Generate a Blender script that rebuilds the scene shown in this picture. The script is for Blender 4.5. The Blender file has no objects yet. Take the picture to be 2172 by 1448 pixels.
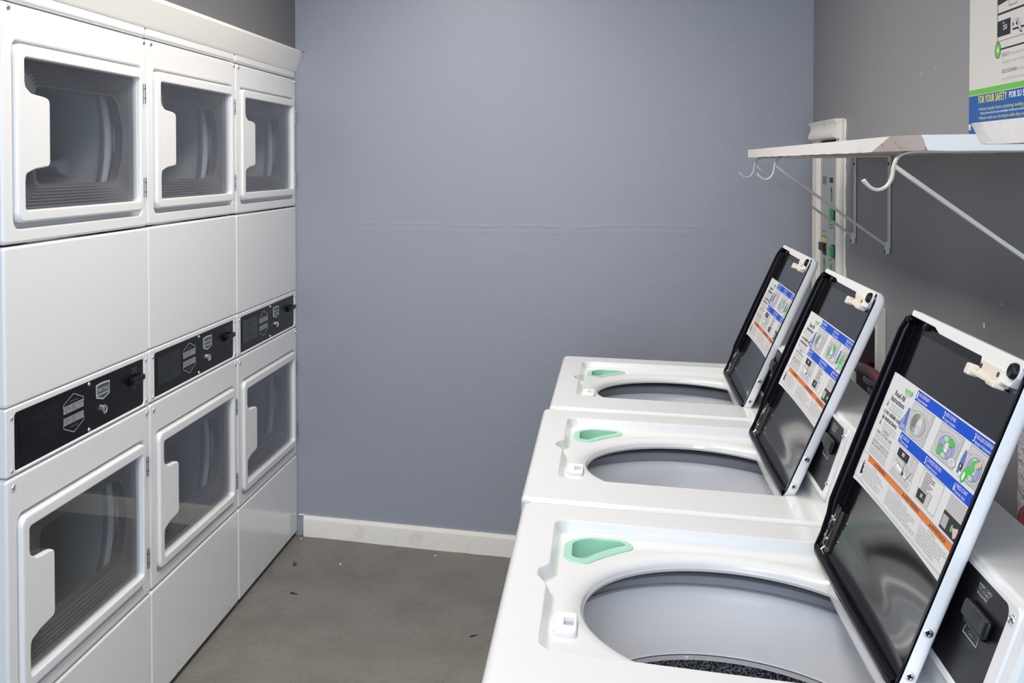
import bpy, bmesh, math, random
from mathutils import Vector, Matrix
from mathutils.geometry import tessellate_polygon
random.seed(7)
S = bpy.context.scene
COL = S.collection
R_ = math.radians

# ------------------------------------------------------------------ camera, world, lights, exposure
F_PX, XP, YP = 2175.0, 614.8, 398.4            # focal length and principal point in pixels of the 2172 x 1448 frame
YAW, PITCH, ROLL, EYE = 16.99, 1.2648, -0.3175, 1.4626
def cam_axes():
    y, p, r = R_(YAW), R_(PITCH), R_(ROLL)
    fw = Vector((-math.sin(y)*math.cos(p), math.cos(y)*math.cos(p), -math.sin(p)))
    rt = Vector((math.cos(y), math.sin(y), 0)); up = rt.cross(fw)
    rt2 = rt*math.cos(r) + up*math.sin(r)
    return rt2, rt2.cross(fw), fw
cd = bpy.data.cameras.new('camera'); cam = bpy.data.objects.new('camera', cd); COL.objects.link(cam)
rt, up, fw = cam_axes()
m = Matrix((rt, up, -fw)).transposed().to_4x4(); m.translation = (0, 0, EYE); cam.matrix_world = m
cd.sensor_fit = 'HORIZONTAL'; cd.sensor_width = 36; cd.lens = F_PX/2172*36
cd.shift_x = (1086-XP)/2172; cd.shift_y = -(724-YP)/2172; cd.clip_start = 0.02
S.camera = cam

w = bpy.data.worlds.new('world'); S.world = w; w.use_nodes = True
bg = w.node_tree.nodes['Background']; bg.inputs[0].default_value = (0.62, 0.74, 1.0, 1); bg.inputs[1].default_value = 1.2

def area_light(name, loc, target, sx, sy, power, color, spread=180):
    l = bpy.data.lights.new(name, 'AREA'); l.shape = 'RECTANGLE'; l.size = sx; l.size_y = sy
    l.energy = power; l.color = color; l.spread = R_(spread)
    o = bpy.data.objects.new(name, l); COL.objects.link(o); o.location = loc
    o.rotation_euler = (Vector(target)-Vector(loc)).to_track_quat('-Z', 'Y').to_euler()
    return o
area_light('doorway_daylight', (-0.15, -1.30, 1.58), (-0.15, 3.0, 1.25), 1.6, 1.75, 52, (0.74, 0.86, 1.0))
area_light('ceiling_lamp_light', (-0.48, 2.42, 2.495), (-0.48, 2.42, 0), 0.30, 1.9, 21.5, (1.0, 0.945, 0.87), 150)

area_light('near_fill_light', (-0.15, 0.45, 2.495), (-0.15, 0.45, 0), 0.30, 1.1, 8, (1.0, 0.98, 0.95), 150)  # added fill out of view, brightens the rings inside the washers
S.view_settings.view_transform = 'Standard'
S.view_settings.look = 'None'
S.view_settings.gamma = 1
S.view_settings.use_curve_mapping = False
S.view_settings.exposure = 0.0
S.cycles.use_denoising = True
S.cycles.max_bounces = 10; S.cycles.diffuse_bounces = 5; S.cycles.glossy_bounces = 5; S.cycles.transparent_max_bounces = 12

# ------------------------------------------------------------------ materials
def mat(name, col, rough=0.5, metal=0.0, spec=0.5, bump=None, vary=None, coat=0.0, emit=None):
    m = bpy.data.materials.new(name); m.use_nodes = True
    nt = m.node_tree; b = nt.nodes['Principled BSDF']
    b.inputs['Base Color'].default_value = (*col, 1); b.inputs['Roughness'].default_value = rough
    b.inputs['Metallic'].default_value = metal; b.inputs['Specular IOR Level'].default_value = spec
    b.inputs['Coat Weight'].default_value = coat; b.inputs['Coat Roughness'].default_value = 0.08
    if emit:
        b.inputs['Emission Color'].default_value = (*emit[0], 1); b.inputs['Emission Strength'].default_value = emit[1]
    tc = None
    if bump or vary:
        tc = nt.nodes.new('ShaderNodeTexCoord')
    if vary:                                   # (scale, colour2, low, high): patches of a second colour (dirt, wear)
        sc, c2, lo, hi = vary
        n = nt.nodes.new('ShaderNodeTexNoise'); n.inputs['Scale'].default_value = sc; n.inputs['Detail'].default_value = 8
        n.inputs['Roughness'].default_value = 0.65
        nt.links.new(tc.outputs['Object'], n.inputs['Vector'])
        rp = nt.nodes.new('ShaderNodeMapRange'); rp.inputs[1].default_value = lo; rp.inputs[2].default_value = hi
        nt.links.new(n.outputs[0], rp.inputs[0])
        mx = nt.nodes.new('ShaderNodeMix'); mx.data_type = 'RGBA'
        mx.inputs[6].default_value = (*col, 1); mx.inputs[7].default_value = (*c2, 1)
        nt.links.new(rp.outputs[0], mx.inputs[0]); nt.links.new(mx.outputs[2], b.inputs['Base Color'])
    if bump:                                   # list of (scale, distance)
        prev = None
        for sc, st in bump:
            n = nt.nodes.new('ShaderNodeTexNoise'); n.inputs['Scale'].default_value = sc; n.inputs['Detail'].default_value = 4
            nt.links.new(tc.outputs['Object'], n.inputs['Vector'])
            bp = nt.nodes.new('ShaderNodeBump'); bp.inputs['Strength'].default_value = 1.0; bp.inputs['Distance'].default_value = st
            nt.links.new(n.outputs[0], bp.inputs['Height'])
            if prev: nt.links.new(prev.outputs[0], bp.inputs['Normal'])
            prev = bp
        nt.links.new(prev.outputs[0], b.inputs['Normal'])
    return m

def thin_glass(name, tint):
    m = bpy.data.materials.new(name); m.use_nodes = True; nt = m.node_tree
    out = nt.nodes['Material Output']; nt.nodes.remove(nt.nodes['Principled BSDF'])
    t = nt.nodes.new('ShaderNodeBsdfTransparent'); t.inputs[0].default_value = (*tint, 1)
    g = nt.nodes.new('ShaderNodeBsdfGlossy'); g.inputs['Roughness'].default_value = 0.02
    fr = nt.nodes.new('ShaderNodeFresnel'); ge = nt.nodes.new('ShaderNodeNewGeometry'); ior = nt.nodes.new('ShaderNodeMapRange')   # same reflectance from either face of the pane
    ior.inputs[3].default_value = 1.5; ior.inputs[4].default_value = 1/1.5
    nt.links.new(ge.outputs['Backfacing'], ior.inputs[0]); nt.links.new(ior.outputs[0], fr.inputs[0])
    mx = nt.nodes.new('ShaderNodeMixShader')
    nt.links.new(fr.outputs[0], mx.inputs[0]); nt.links.new(t.outputs[0], mx.inputs[1]); nt.links.new(g.outputs[0], mx.inputs[2])
    nt.links.new(mx.outputs[0], out.inputs[0])
    return m

def speckle(name):
    m = mat(name, (0.02, 0.02, 0.025), 0.3)
    nt = m.node_tree; b = nt.nodes['Principled BSDF']; tc = nt.nodes.new('ShaderNodeTexCoord')
    v = nt.nodes.new('ShaderNodeTexVoronoi'); v.inputs['Scale'].default_value = 520
    nt.links.new(tc.outputs['Object'], v.inputs['Vector'])
    r = nt.nodes.new('ShaderNodeValToRGB')
    r.color_ramp.elements[0].position = 0.45; r.color_ramp.elements[0].color = (0.03, 0.03, 0.04, 1)
    r.color_ramp.elements[1].position = 0.95; r.color_ramp.elements[1].color = (0.75, 0.77, 0.82, 1)
    nt.links.new(v.outputs['Color'], r.inputs[0]); nt.links.new(r.outputs[0], b.inputs['Base Color'])
    return m

M = dict(
    wall=mat('blue_grey_wall_paint', (0.315, 0.335, 0.395), 0.42, bump=[(6, 0.0022), (60, 0.0005), (240, 0.00015)]),
    wall_side=mat('shaded_wall_paint', (0.255, 0.255, 0.268), 0.45, bump=[(10, 0.0008), (160, 0.00015)]),  # back wall's paint, darker and less blue: glancing lamp light put into the colour
    wall_left=mat('shaded_bulkhead_wall_paint', (0.15, 0.15, 0.158), 0.45, bump=[(10, 0.0008), (160, 0.00015)]),  # side wall paint again, darkened to put the lamp's falloff into the colour
    ceiling=mat('white_ceiling_paint', (0.84, 0.83, 0.81), 0.8),
    floor=mat('painted_concrete', (0.205, 0.196, 0.178), 0.62, bump=[(30, 0.0006)], vary=(5.0, (0.145, 0.135, 0.120), 0.42, 0.78)),
    trim=mat('cream_trim_paint', (0.90, 0.86, 0.80), 0.45, bump=[(40, 0.0006)], vary=(16, (0.66, 0.59, 0.50), 0.56, 0.8)),
    trim_white=mat('white_trim_paint', (0.74, 0.72, 0.69), 0.45, bump=[(60, 0.0004)]),
    fascia=mat('off_white_board_paint', (0.92, 0.90, 0.86), 0.3),
    enamel=mat('white_enamel', (0.835, 0.84, 0.85), 0.24, coat=0.35),
    enamel_washer=mat('white_washer_enamel', (0.715, 0.72, 0.73), 0.22, coat=0.4),
    enamel_worn=mat('white_enamel_stained', (0.80, 0.805, 0.815), 0.28, coat=0.3, vary=(22, (0.74, 0.66, 0.50), 0.63, 0.78)),
    plastic=mat('white_plastic', (0.82, 0.82, 0.82), 0.35),
    cream_plastic=mat('cream_plastic', (0.74, 0.68, 0.58), 0.4),
    gasket=mat('black_gloss_enamel', (0.0025, 0.002, 0.004), 0.16, spec=0.14),
    liner=mat('dark_gloss_liner', (0.006, 0.0055, 0.007), 0.09, spec=0.34),
    rubber=mat('black_rubber', (0.006, 0.006, 0.007), 0.4, spec=0.3),
    fascia_black=mat('black_control_film', (0.006, 0.005, 0.008), 0.32, spec=0.22),
    display=mat('display_window', (0.003, 0.003, 0.004), 0.12),
    led=mat('green_led', (0.006, 0.02, 0.010), 0.5, emit=((0.15, 0.55, 0.2), 0.006)),
    dark=mat('dark_gap', (0.012, 0.011, 0.011), 0.8),
    liner_grey=mat('grey_dryer_liner', (0.19, 0.19, 0.20), 0.35),
    drum=mat('grey_enamel_drum', (0.52, 0.57, 0.60), 0.35, bump=[(400, 0.0001)]),
    chrome=mat('chrome_screw', (0.75, 0.75, 0.76), 0.18, metal=1),
    steel=mat('brushed_steel_panel', (0.50, 0.51, 0.50), 0.38, metal=0.35),
    zinc=mat('zinc_hinge', (0.62, 0.64, 0.64), 0.3, metal=1),
    olive=mat('dark_hinge_metal', (0.07, 0.065, 0.055), 0.28, metal=0.7, vary=(90, (0.10, 0.06, 0.03), 0.5, 0.7)),
    rust=mat('rusty_metal', (0.035, 0.018, 0.012), 0.6, vary=(120, (0.13, 0.09, 0.05), 0.48, 0.66)),
    silver=mat('silver_print', (0.46, 0.48, 0.49), 0.4),
    slate=mat('slate_print', (0.045, 0.06, 0.075), 0.4),
    print_mid=mat('mid_print', (0.30, 0.32, 0.32), 0.5),
    print_grey=mat('grey_print', (0.16, 0.18, 0.18), 0.5),
    print_dim=mat('dim_print', (0.075, 0.075, 0.08), 0.5),
    mint=mat('mint_plastic', (0.34, 0.60, 0.47), 0.32),
    ring=mat('pale_grey_plastic', (0.90, 0.90, 0.93), 0.35),
    tub=mat('grey_tub', (0.55, 0.55, 0.58), 0.4),
    speckle=speckle('speckled_porcelain'),
    glass=thin_glass('tinted_door_glass', (0.88, 0.88, 0.89)),
    paper=mat('label_white', (0.70, 0.70, 0.71), 0.4, spec=0.18),
    blue=mat('label_blue', (0.001, 0.070, 0.58), 0.4, spec=0.18),
    orange=mat('label_orange', (0.72, 0.20, 0.035), 0.4, spec=0.18),
    green=mat('label_green', (0.10, 0.50, 0.10), 0.4, spec=0.18),
    ltgreen=mat('label_light_green', (0.42, 0.68, 0.42), 0.4, spec=0.18),
    lilac=mat('label_lilac', (0.33, 0.36, 0.62), 0.4, spec=0.18),
    bottle=mat('label_bottle_blue', (0.10, 0.17, 0.55), 0.4, spec=0.18),
    skin=mat('label_skin', (0.72, 0.48, 0.46), 0.4, spec=0.18),
    ink=mat('label_black', (0.02, 0.018, 0.024), 0.4, spec=0.18),
    inkgrey=mat('label_grey_ink', (0.20, 0.20, 0.21), 0.4, spec=0.18),
    midgrey=mat('label_mid_grey', (0.42, 0.42, 0.44), 0.4, spec=0.18),
    palegrey=mat('label_pale_grey', (0.56, 0.56, 0.58), 0.4, spec=0.18),
    white=mat('label_text_white', (0.85, 0.85, 0.88), 0.4, spec=0.18),
    signblue=mat('sign_blue', (0.012, 0.10, 0.36), 0.35, spec=0.18),
    signgreen=mat('sign_green', (0.14, 0.48, 0.06), 0.35, spec=0.18),
    signpaper=mat('sign_paper', (0.62, 0.61, 0.60), 0.35, spec=0.18),
    yellow=mat('sign_yellow', (0.72, 0.66, 0.10), 0.4, spec=0.18),
    btn=mat('green_button', (0.01, 0.30, 0.08), 0.3),
    slot=mat('black_slot', (0.006, 0.006, 0.006), 0.4),
    shelf=mat('white_shelf_paint', (0.76, 0.74, 0.73), 0.55, bump=[(45, 0.0012), (200, 0.0004)], vary=(14, (0.66, 0.58, 0.54), 0.6, 0.78)),
    raw=mat('chipped_paint', (0.62, 0.53, 0.50), 0.7, vary=(40, (0.24, 0.10, 0.05), 0.62, 0.7)),
    under=mat('bare_wood_underside', (0.58, 0.44, 0.32), 0.7, vary=(20, (0.70, 0.56, 0.43), 0.45, 0.7)),
    bracket=mat('cream_painted_steel', (0.68, 0.66, 0.60), 0.38, vary=(30, (0.55, 0.48, 0.36), 0.6, 0.75)),
    recess=mat('dark_recess', (0.05, 0.04, 0.048), 0.7),
    plaster=mat('broken_plasterboard', (0.50, 0.45, 0.52), 0.9, bump=[(90, 0.006)]),
    hose_red=mat('red_hose', (0.13, 0.006, 0.010), 0.4),
    hose_blue=mat('blue_hose', (0.012, 0.03, 0.06), 0.35),
    lint=mat('blue_lint', (0.10, 0.10, 0.16), 0.95),
    scrap=mat('dark_scrap', (0.02, 0.018, 0.016), 0.9),
    flake=mat('white_paint_flake', (0.90, 0.88, 0.85), 0.7),
    lampglass=mat('lamp_diffuser', (0.9, 0.88, 0.82), 0.5, emit=((1.0, 0.9, 0.74), 4.0)),
)

def add_spots(m, scale, lo, hi, col):          # small dark spots of grime over a finished material
    nt = m.node_tree; b = nt.nodes['Principled BSDF']; src = b.inputs['Base Color'].links[0].from_socket
    tc = nt.nodes.new('ShaderNodeTexCoord'); n = nt.nodes.new('ShaderNodeTexNoise'); n.inputs['Scale'].default_value = scale; n.inputs['Detail'].default_value = 5
    rp = nt.nodes.new('ShaderNodeMapRange'); rp.inputs[1].default_value = lo; rp.inputs[2].default_value = hi
    mx = nt.nodes.new('ShaderNodeMix'); mx.data_type = 'RGBA'; mx.inputs[7].default_value = (*col, 1)
    nt.links.new(tc.outputs['Object'], n.inputs['Vector']); nt.links.new(n.outputs[0], rp.inputs[0]); nt.links.new(rp.outputs[0], mx.inputs[0])
    nt.links.new(src, mx.inputs[6]); nt.links.new(mx.outputs[2], b.inputs['Base Color'])
add_spots(M['floor'], 70, .56, .82, (0.125, 0.115, 0.102)); add_spots(M['floor'], 150, .66, .84, (0.110, 0.100, 0.088))

# ------------------------------------------------------------------ mesh helpers
def bev_box_data(x0, y0, z0, x1, y1, z1, b, seg=3):
    bm = bmesh.new(); bmesh.ops.create_cube(bm, size=1)
    for v in bm.verts:
        v.co = Vector(((x0+x1)/2+v.co.x*(x1-x0), (y0+y1)/2+v.co.y*(y1-y0), (z0+z1)/2+v.co.z*(z1-z0)))
    if b > 0:
        bmesh.ops.bevel(bm, geom=bm.edges[:], offset=min(b, .49*min(abs(x1-x0), abs(y1-y0), abs(z1-z0))), segments=seg, profile=0.5, affect='EDGES')
    bm.verts.ensure_lookup_table(); bm.verts.index_update()
    V = [v.co[:] for v in bm.verts]; Fs = [[v.index for v in f.verts] for f in bm.faces]; bm.free()
    return V, Fs

class MB:
    def __init__(s): s.V, s.F, s.I, s.mats = [], [], [], []
    def mi(s, m):
        if m not in s.mats: s.mats.append(m)
        return s.mats.index(m)
    def add(s, V, Fs, m):
        o = len(s.V); k = s.mi(m); s.V += [tuple(v) for v in V]
        for f in Fs: s.F.append([i+o for i in f]); s.I.append(k)
        return s
    def loft(s, loops, m, cap0=False, cap1=False, closed=True):
        n = len(loops[0]); V = [p for l in loops for p in l]; Fs = []
        for a in range(len(loops)-1):
            for i in range(n if closed else n-1):
                j = (i+1) % n; Fs.append([a*n+i, a*n+j, (a+1)*n+j, (a+1)*n+i])
        if cap0: Fs.append(list(range(n))[::-1])
        if cap1: Fs.append([(len(loops)-1)*n+i for i in range(n)])
        return s.add(V, Fs, m)
    def tess(s, loops, m):
        V = [Vector(p) for l in loops for p in l]
        tris = tessellate_polygon([[Vector(p) for p in l] for l in loops])
        return s.add([v[:] for v in V], [list(t) for t in tris], m)
    def box(s, x0, y0, z0, x1, y1, z1, m, b=0.0, seg=3, T=None):
        V, Fs = bev_box_data(x0, y0, z0, x1, y1, z1, b, seg)
        if T: V = [T(*v) for v in V]
        return s.add(V, Fs, m)
    def sweep(s, path, section, m, caps=True, up=Vector((0, 1, 0)), scale=None):
        P = [Vector(p) for p in path]; loops = []
        for i, p in enumerate(P):
            t = (P[min(i+1, len(P)-1)]-P[max(i-1, 0)]).normalized()
            a = up - t*up.dot(t)
            if a.length < 1e-4: a = Vector((1, 0, 0)) - t*t.x
            a.normalize(); b = t.cross(a); k = scale[i] if scale else 1
            loops.append([(p + a*u*k + b*v*k)[:] for u, v in section])
        return s.loft(loops, m, caps, caps)
    def tube(s, path, r, m, n=10, caps=True, up=Vector((0, 1, 0))):
        return s.sweep(path, [(r*math.cos(2*math.pi*k/n), r*math.sin(2*math.pi*k/n)) for k in range(n)], m, caps, up)
    def rev(s, prof, c, axis, m, n=32, cap0=False, cap1=False):
        # profile of (radius, height) around a point c; axis 'x' or 'z'
        loops = []
        for r, h in prof:
            l = []
            for k in range(n):
                a = 2*math.pi*k/n; u, v = r*math.cos(a), r*math.sin(a)
                l.append((c[0]+h, c[1]+u, c[2]+v) if axis == 'x' else (c[0]+u, c[1]+v, c[2]+h))
            loops.append(l)
        return s.loft(loops, m, cap0, cap1)
    def build(s, name, parent=None, label=None, clean=True, weighted=True, angle=35):
        me = bpy.data.meshes.new(name); me.from_pydata(s.V, [], s.F)
        for m in s.mats: me.materials.append(m)
        for p, k in zip(me.polygons, s.I): p.material_index = k
        if clean:
            bm = bmesh.new(); bm.from_mesh(me)
            bmesh.ops.remove_doubles(bm, verts=bm.verts, dist=1e-5)
            bmesh.ops.recalc_face_normals(bm, faces=bm.faces)
            bm.to_mesh(me); bm.free()
            for p in me.polygons: p.use_smooth = True
            me.set_sharp_from_angle(angle=R_(angle))
        me.update()
        o = bpy.data.objects.new(name, me); COL.objects.link(o)
        if parent: o.parent = parent
        if clean and weighted:
            wn = o.modifiers.new('weighted_normal', 'WEIGHTED_NORMAL'); wn.keep_sharp = True; wn.weight = 80
        if label: o['label'] = label
        return o

def thing(name, label, cat, loc=(0, 0, 0), rotz=0, group=None):
    o = bpy.data.objects.new(name, None); COL.objects.link(o); o.empty_display_size = 0.05
    o.location = loc; o.rotation_euler = (0, 0, rotz); tag(o, label, cat, group); return o
def tag(o, label, cat, group=None):
    o['label'] = label; o['category'] = cat
    if group: o['group'] = group
    return o
def struct(o): o['kind'] = 'structure'; return o
def copy_tree(o, parent=None):
    c = o.copy(); COL.objects.link(c)
    if parent: c.parent = parent
    for ch in list(o.children): copy_tree(ch, c)
    return c
def find(o, name): return [c for c in o.children if c.name.split('.')[0] == name]

def rrect(u0, v0, u1, v1, r, n=5):
    P = []
    for cx, cy, a0 in ((u1-r, v0+r, -90), (u1-r, v1-r, 0), (u0+r, v1-r, 90), (u0+r, v0+r, 180)):
        for k in range(n+1):
            a = R_(a0+90*k/n); P.append((cx+r*math.cos(a), cy+r*math.sin(a)))
    return P
def fillet(verts, n=5):
    # verts of (x, y, radius), counter-clockwise
    P = []; N = len(verts)
    for i in range(N):
        p = Vector(verts[i][:2]); r = verts[i][2]; a = Vector(verts[i-1][:2])-p; b = Vector(verts[(i+1) % N][:2])-p
        if r <= 0: P.append(p[:]); continue
        la, lb = a.length, b.length; a.normalize(); b.normalize()
        ang = a.angle(b); d = min(r/math.tan(ang/2), .49*la, .49*lb); s, e = p+a*d, p+b*d
        for k in range(n+1):
            t = k/n; q = s*(1-t)**2 + p*2*t*(1-t) + e*t*t; P.append(q[:])
    return P
def offset(loop, d):
    out = []; N = len(loop)
    for i in range(N):
        a, p, b = Vector(loop[i-1]), Vector(loop[i]), Vector(loop[(i+1) % N])
        e1, e2 = (p-a), (b-p)
        if e1.length < 1e-9: e1 = e2
        if e2.length < 1e-9: e2 = e1
        e1, e2 = e1.normalized(), e2.normalized()
        n1, n2 = Vector((-e1.y, e1.x)), Vector((-e2.y, e2.x)); n = n1+n2
        n = n.normalized() if n.length > 1e-6 else n1
        k = max(.5, n.dot(n1)); out.append((p+n*d/k)[:])
    return out
def plate(mb, box, r, h0, h1, b, T, m, hole=None, hb=.003, seg=4, n=5):
    u0, v0, u1, v1 = box
    L = [[T(u, v, h0) for u, v in rrect(u0, v0, u1, v1, r, n)]]
    for k in range(seg+1):
        a = math.pi/2*k/seg; i = b*(1-math.cos(a))
        L.append([T(u, v, h1-b+b*math.sin(a)) for u, v in rrect(u0+i, v0+i, u1-i, v1-i, max(r-i, .0005), n)])
    if hole:
        a0, c0, a1, c1, rr = hole
        for k in range(seg+1):
            a = math.pi/2*k/seg; e = hb*(1-math.sin(a))
            L.append([T(u, v, h1-hb+hb*math.cos(a)) for u, v in rrect(a0-e, c0-e, a1+e, c1+e, rr+e, n)])
        L.append([T(u, v, h0) for u, v in rrect(a0, c0, a1, c1, rr, n)])
        mb.loft(L, m)
    else: mb.loft(L, m, False, True)
    return mb
def prism(mb, loop, h0, h1, b, T, m, seg=3, cap0=False):
    L = [[T(u, v, h0) for u, v in loop]]
    for k in range(seg+1):
        a = math.pi/2*k/seg; i = b*(1-math.cos(a))
        L.append([T(u, v, h1-b+b*math.sin(a)) for u, v in (offset(loop, i) if i > 0 else loop)])
    mb.loft(L, m, cap0, True); return mb

# flat printed artwork: layers a fraction of a millimetre apart on a surface T(u, v, h)
_font_cache = {}
def glyphs(txt):
    if txt in _font_cache: return _font_cache[txt]
    c = bpy.data.curves.new('t', 'FONT'); c.body = txt; c.size = 1; c.resolution_u = 2
    o = bpy.data.objects.new('t', c); COL.objects.link(o)
    dg = bpy.context.evaluated_depsgraph_get(); me = bpy.data.meshes.new_from_object(o.evaluated_get(dg))
    V = [v.co[:2] for v in me.vertices]; Fs = [list(p.vertices) for p in me.polygons]
    bpy.data.meshes.remove(me); bpy.data.objects.remove(o); bpy.data.curves.remove(c)
    _font_cache[txt] = (V, Fs); return V, Fs
_cap = max(v[1] for v in glyphs('H')[0])
class Art:
    def __init__(s, T, mb=None, step=.00008): s.T = T; s.mb = mb or MB(); s.step = step
    def h(s, l): return l*s.step
    def poly(s, pts, m, l=1): s.mb.add([s.T(u, v, s.h(l)) for u, v in pts], [list(range(len(pts)))], m)
    def tpoly(s, pts, m, l=1):
        tr = tessellate_polygon([[Vector((u, v, 0)) for u, v in pts]])
        s.mb.add([s.T(u, v, s.h(l)) for u, v in pts], [list(t) for t in tr], m)
    def rect(s, u0, v0, u1, v1, m, l=1, n=1):
        V, Fs = [], []
        for k in range(n+1):
            u = u0+(u1-u0)*k/n; V += [s.T(u, v0, s.h(l)), s.T(u, v1, s.h(l))]
        for k in range(n): Fs.append([2*k, 2*k+2, 2*k+3, 2*k+1])
        s.mb.add(V, Fs, m)
    def line(s, pts, wd, m, l=2, close=False):
        pts = [Vector(p) for p in pts]
        if close: pts = pts+[pts[0]]
        for a, b in zip(pts, pts[1:]):
            d = (b-a)
            if d.length < 1e-7: continue
            n = Vector((-d.y, d.x)).normalized()*wd/2; s.poly([(a-n)[:], (b-n)[:], (b+n)[:], (a+n)[:]], m, l)
    def frame(s, u0, v0, u1, v1, wd, m, l=2): s.line([(u0, v0), (u1, v0), (u1, v1), (u0, v1)], wd, m, l, True)
    def ell(s, cu, cv, ru, rv, m, l=1, n=24, rot=0):
        c, q = math.cos(rot), math.sin(rot)
        s.poly([(cu+ru*math.cos(2*math.pi*k/n)*c-rv*math.sin(2*math.pi*k/n)*q, cv+ru*math.cos(2*math.pi*k/n)*q+rv*math.sin(2*math.pi*k/n)*c) for k in range(n)], m, l)
    def text(s, txt, u, v, h, m, l=3, w=None, align='l', sx=1.0, bold=0):
        V, Fs = glyphs(txt); k = h/_cap
        x0, x1 = min(p[0] for p in V), max(p[0] for p in V); kx = (w/(x1-x0)) if w else k*sx
        wid = (x1-x0)*kx; off = {'l': 0, 'c': -wid/2, 'r': -wid}[align]
        for du in ([0] if not bold else [-bold, bold]):
            s.mb.add([s.T(u+off+du+(p[0]-x0)*kx, v+p[1]*k, s.h(l+.3*(du > 0))) for p in V], Fs, m)
    def lines(s, u0, u1, vtop, pitch, count, th, m, l=2, rag=.3, align='l'):
        # rows of print too small to read
        for i in range(count):
            ln = (u1-u0)*(1-rag*random.random()); a = u0 if align == 'l' else ((u0+u1)/2-ln/2 if align == 'c' else u1-ln)
            u = a; v = vtop-i*pitch
            while u < a+ln-1e-5:
                ww = min((u1-u0)*random.uniform(.06, .2), a+ln-u); s.rect(u, v-th, u+ww, v, m, l); u += ww+(u1-u0)*.022
    def build(s, name, parent=None, label=None): return s.mb.build(name, parent, label, clean=False)

# ------------------------------------------------------------------ the room
XL, XR, YB, YF, ZC = -1.155, 0.6836, 3.863, -1.40, 2.56
mb = MB(); mb.box(-2.0, YF-.1, -.10, XR+.30, YB+.1, 0, M['floor'])
struct(mb.build('floor'))
mb = MB(); mb.box(-2.0, YF-.1, ZC, XR+.30, YB+.1, ZC+.1, M['ceiling'])
struct(mb.build('ceiling'))
mb = MB(); n = 60                                             # back wall with a slightly uneven taped joint across it
mb.box(-2.0, YB, 0, XR+.30, YB+.1, ZC, M['wall'])
NX, NZ = 150, 24; V = []
for j in range(NZ+1):
    for i in range(NX+1):
        x, z = -1.0+1.55*i/NX, 1.185+.10*j/NZ; zc = 1.236+.004*math.sin(x*5)+.002*math.sin(x*17)
        win = max(0, min(1, (x+1.0)/.25, (.55-x)/.25))*max(0, min(1, j/4, (NZ-j)/4)); rough_ = .6+.4*math.sin(x*41)*math.sin(x*13)
        V.append((x, YB-.00005-win*.0011*rough_*(math.exp(-((z-zc)/.005)**2)+.7*math.exp(-((z-zc+.022)/.010)**2)), z))
mb.add(V, [[j*(NX+1)+i, j*(NX+1)+i+1, (j+1)*(NX+1)+i+1, (j+1)*(NX+1)+i] for j in range(NZ) for i in range(NX)], M['wall'])
struct(mb.build('wall_back'))
mb = MB()                                                     # left wall: bulkhead over the dryers and the rear of the niche
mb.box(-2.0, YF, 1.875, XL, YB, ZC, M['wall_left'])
mb.box(-2.1, YF-.1, 0, -2.0, YB+.1, ZC, M['wall_side'])
struct(mb.build('wall_left'))
mb = MB()                                                     # front wall behind the camera, around an open doorway
DX0, DX1, DZ = -1.05, .66, 2.45
mb.box(-2.0, YF-.1, 0, DX0, YF, ZC, M['wall_side']); mb.box(DX1, YF-.1, 0, XR+.3, YF, ZC, M['wall_side'])
mb.box(DX0, YF-.1, DZ, DX1, YF, ZC, M['wall_side'])
struct(mb.build('wall_front'))

# right wall with two recessed openings behind the washers
holes = [(1.50, .70, 2.035, 1.030), (2.924, .70, 3.215, 1.072)]   # y0, z0, y1, z1
mb = MB(); ys = sorted({YF, YB, *[h[0] for h in holes], *[h[2] for h in holes]}); zs = sorted({0, ZC, *[h[1] for h in holes], *[h[3] for h in holes]})
for a, b in zip(ys, ys[1:]):
    for c, d in zip(zs, zs[1:]):
        if any(h[0] <= a and b <= h[2] and h[1] <= c and d <= h[3] for h in holes): continue
        mb.add([(XR, a, c), (XR, b, c), (XR, b, d), (XR, a, d)], [[0, 1, 2, 3]], M['wall_side'])
for y0, z0, y1, z1 in holes:
    D = XR+.16
    A = [(XR, y0, z0), (XR, y1, z0), (XR, y1, z1), (XR, y0, z1)]; B = [(D, *p[1:]) for p in A]
    mb.loft([A, B], M['recess'], False, True)
mb.box(XR+.17, YF, 0, XR+.30, YB, ZC, M['wall_side'])
for y, z, a, b in ((2.2112, 1.1555, .006, .007), (2.1224, 1.207, .003, .003), (2.0, 1.05, .002, .004), (2.62, 1.66, .0015, .009), (2.52, 1.665, .001, .004), (2.16, 1.70, .0012, .006)):
    lp = [(XR-.0004, y+a*math.cos(t)*random.uniform(.7, 1.1), z+b*math.sin(t)*random.uniform(.7, 1.1)) for t in [2*math.pi*k/9 for k in range(9)]]
    mb.add(lp, [list(range(9))], M['flake'])
struct(mb.build('wall_right'))
# torn edge of the near opening
mb = MB(); L0, L1 = [], []
for k in range(31):
    z = .70+.33*k/30; L0.append((XR-.002, 2.036+random.uniform(-.001, .004), z)); L1.append((XR+.004, 2.012+random.uniform(-.006, .005), z))
L2 = [(XR+.022, p[1]-.002, p[2]) for p in L1]
mb.loft([L0, L1, L2], M['plaster'], closed=False)
struct(mb.build('trim_3', clean=True))

# baseboard on the back wall, with its broken left end
mb = MB(); prof = [(0, 0), (.014, 0), (.014, .066), (.011, .072), (.008, .082), (0, .082)]
L = []
for i in range(41):
    x = -1.128+(1.70)*i/40; jz = random.uniform(-.0012, .0012) if i else 0
    L.append([(x, YB-d, max(z+(jz if z == 0 else 0), 0.0)) for d, z in prof])
mb.loft(L, M['trim'], True, True)
mb.box(-1.150, YB-.004, .079, -1.128, YB, .0845, M['flake'], .001)
struct(mb.build('baseboard_back'))

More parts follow.
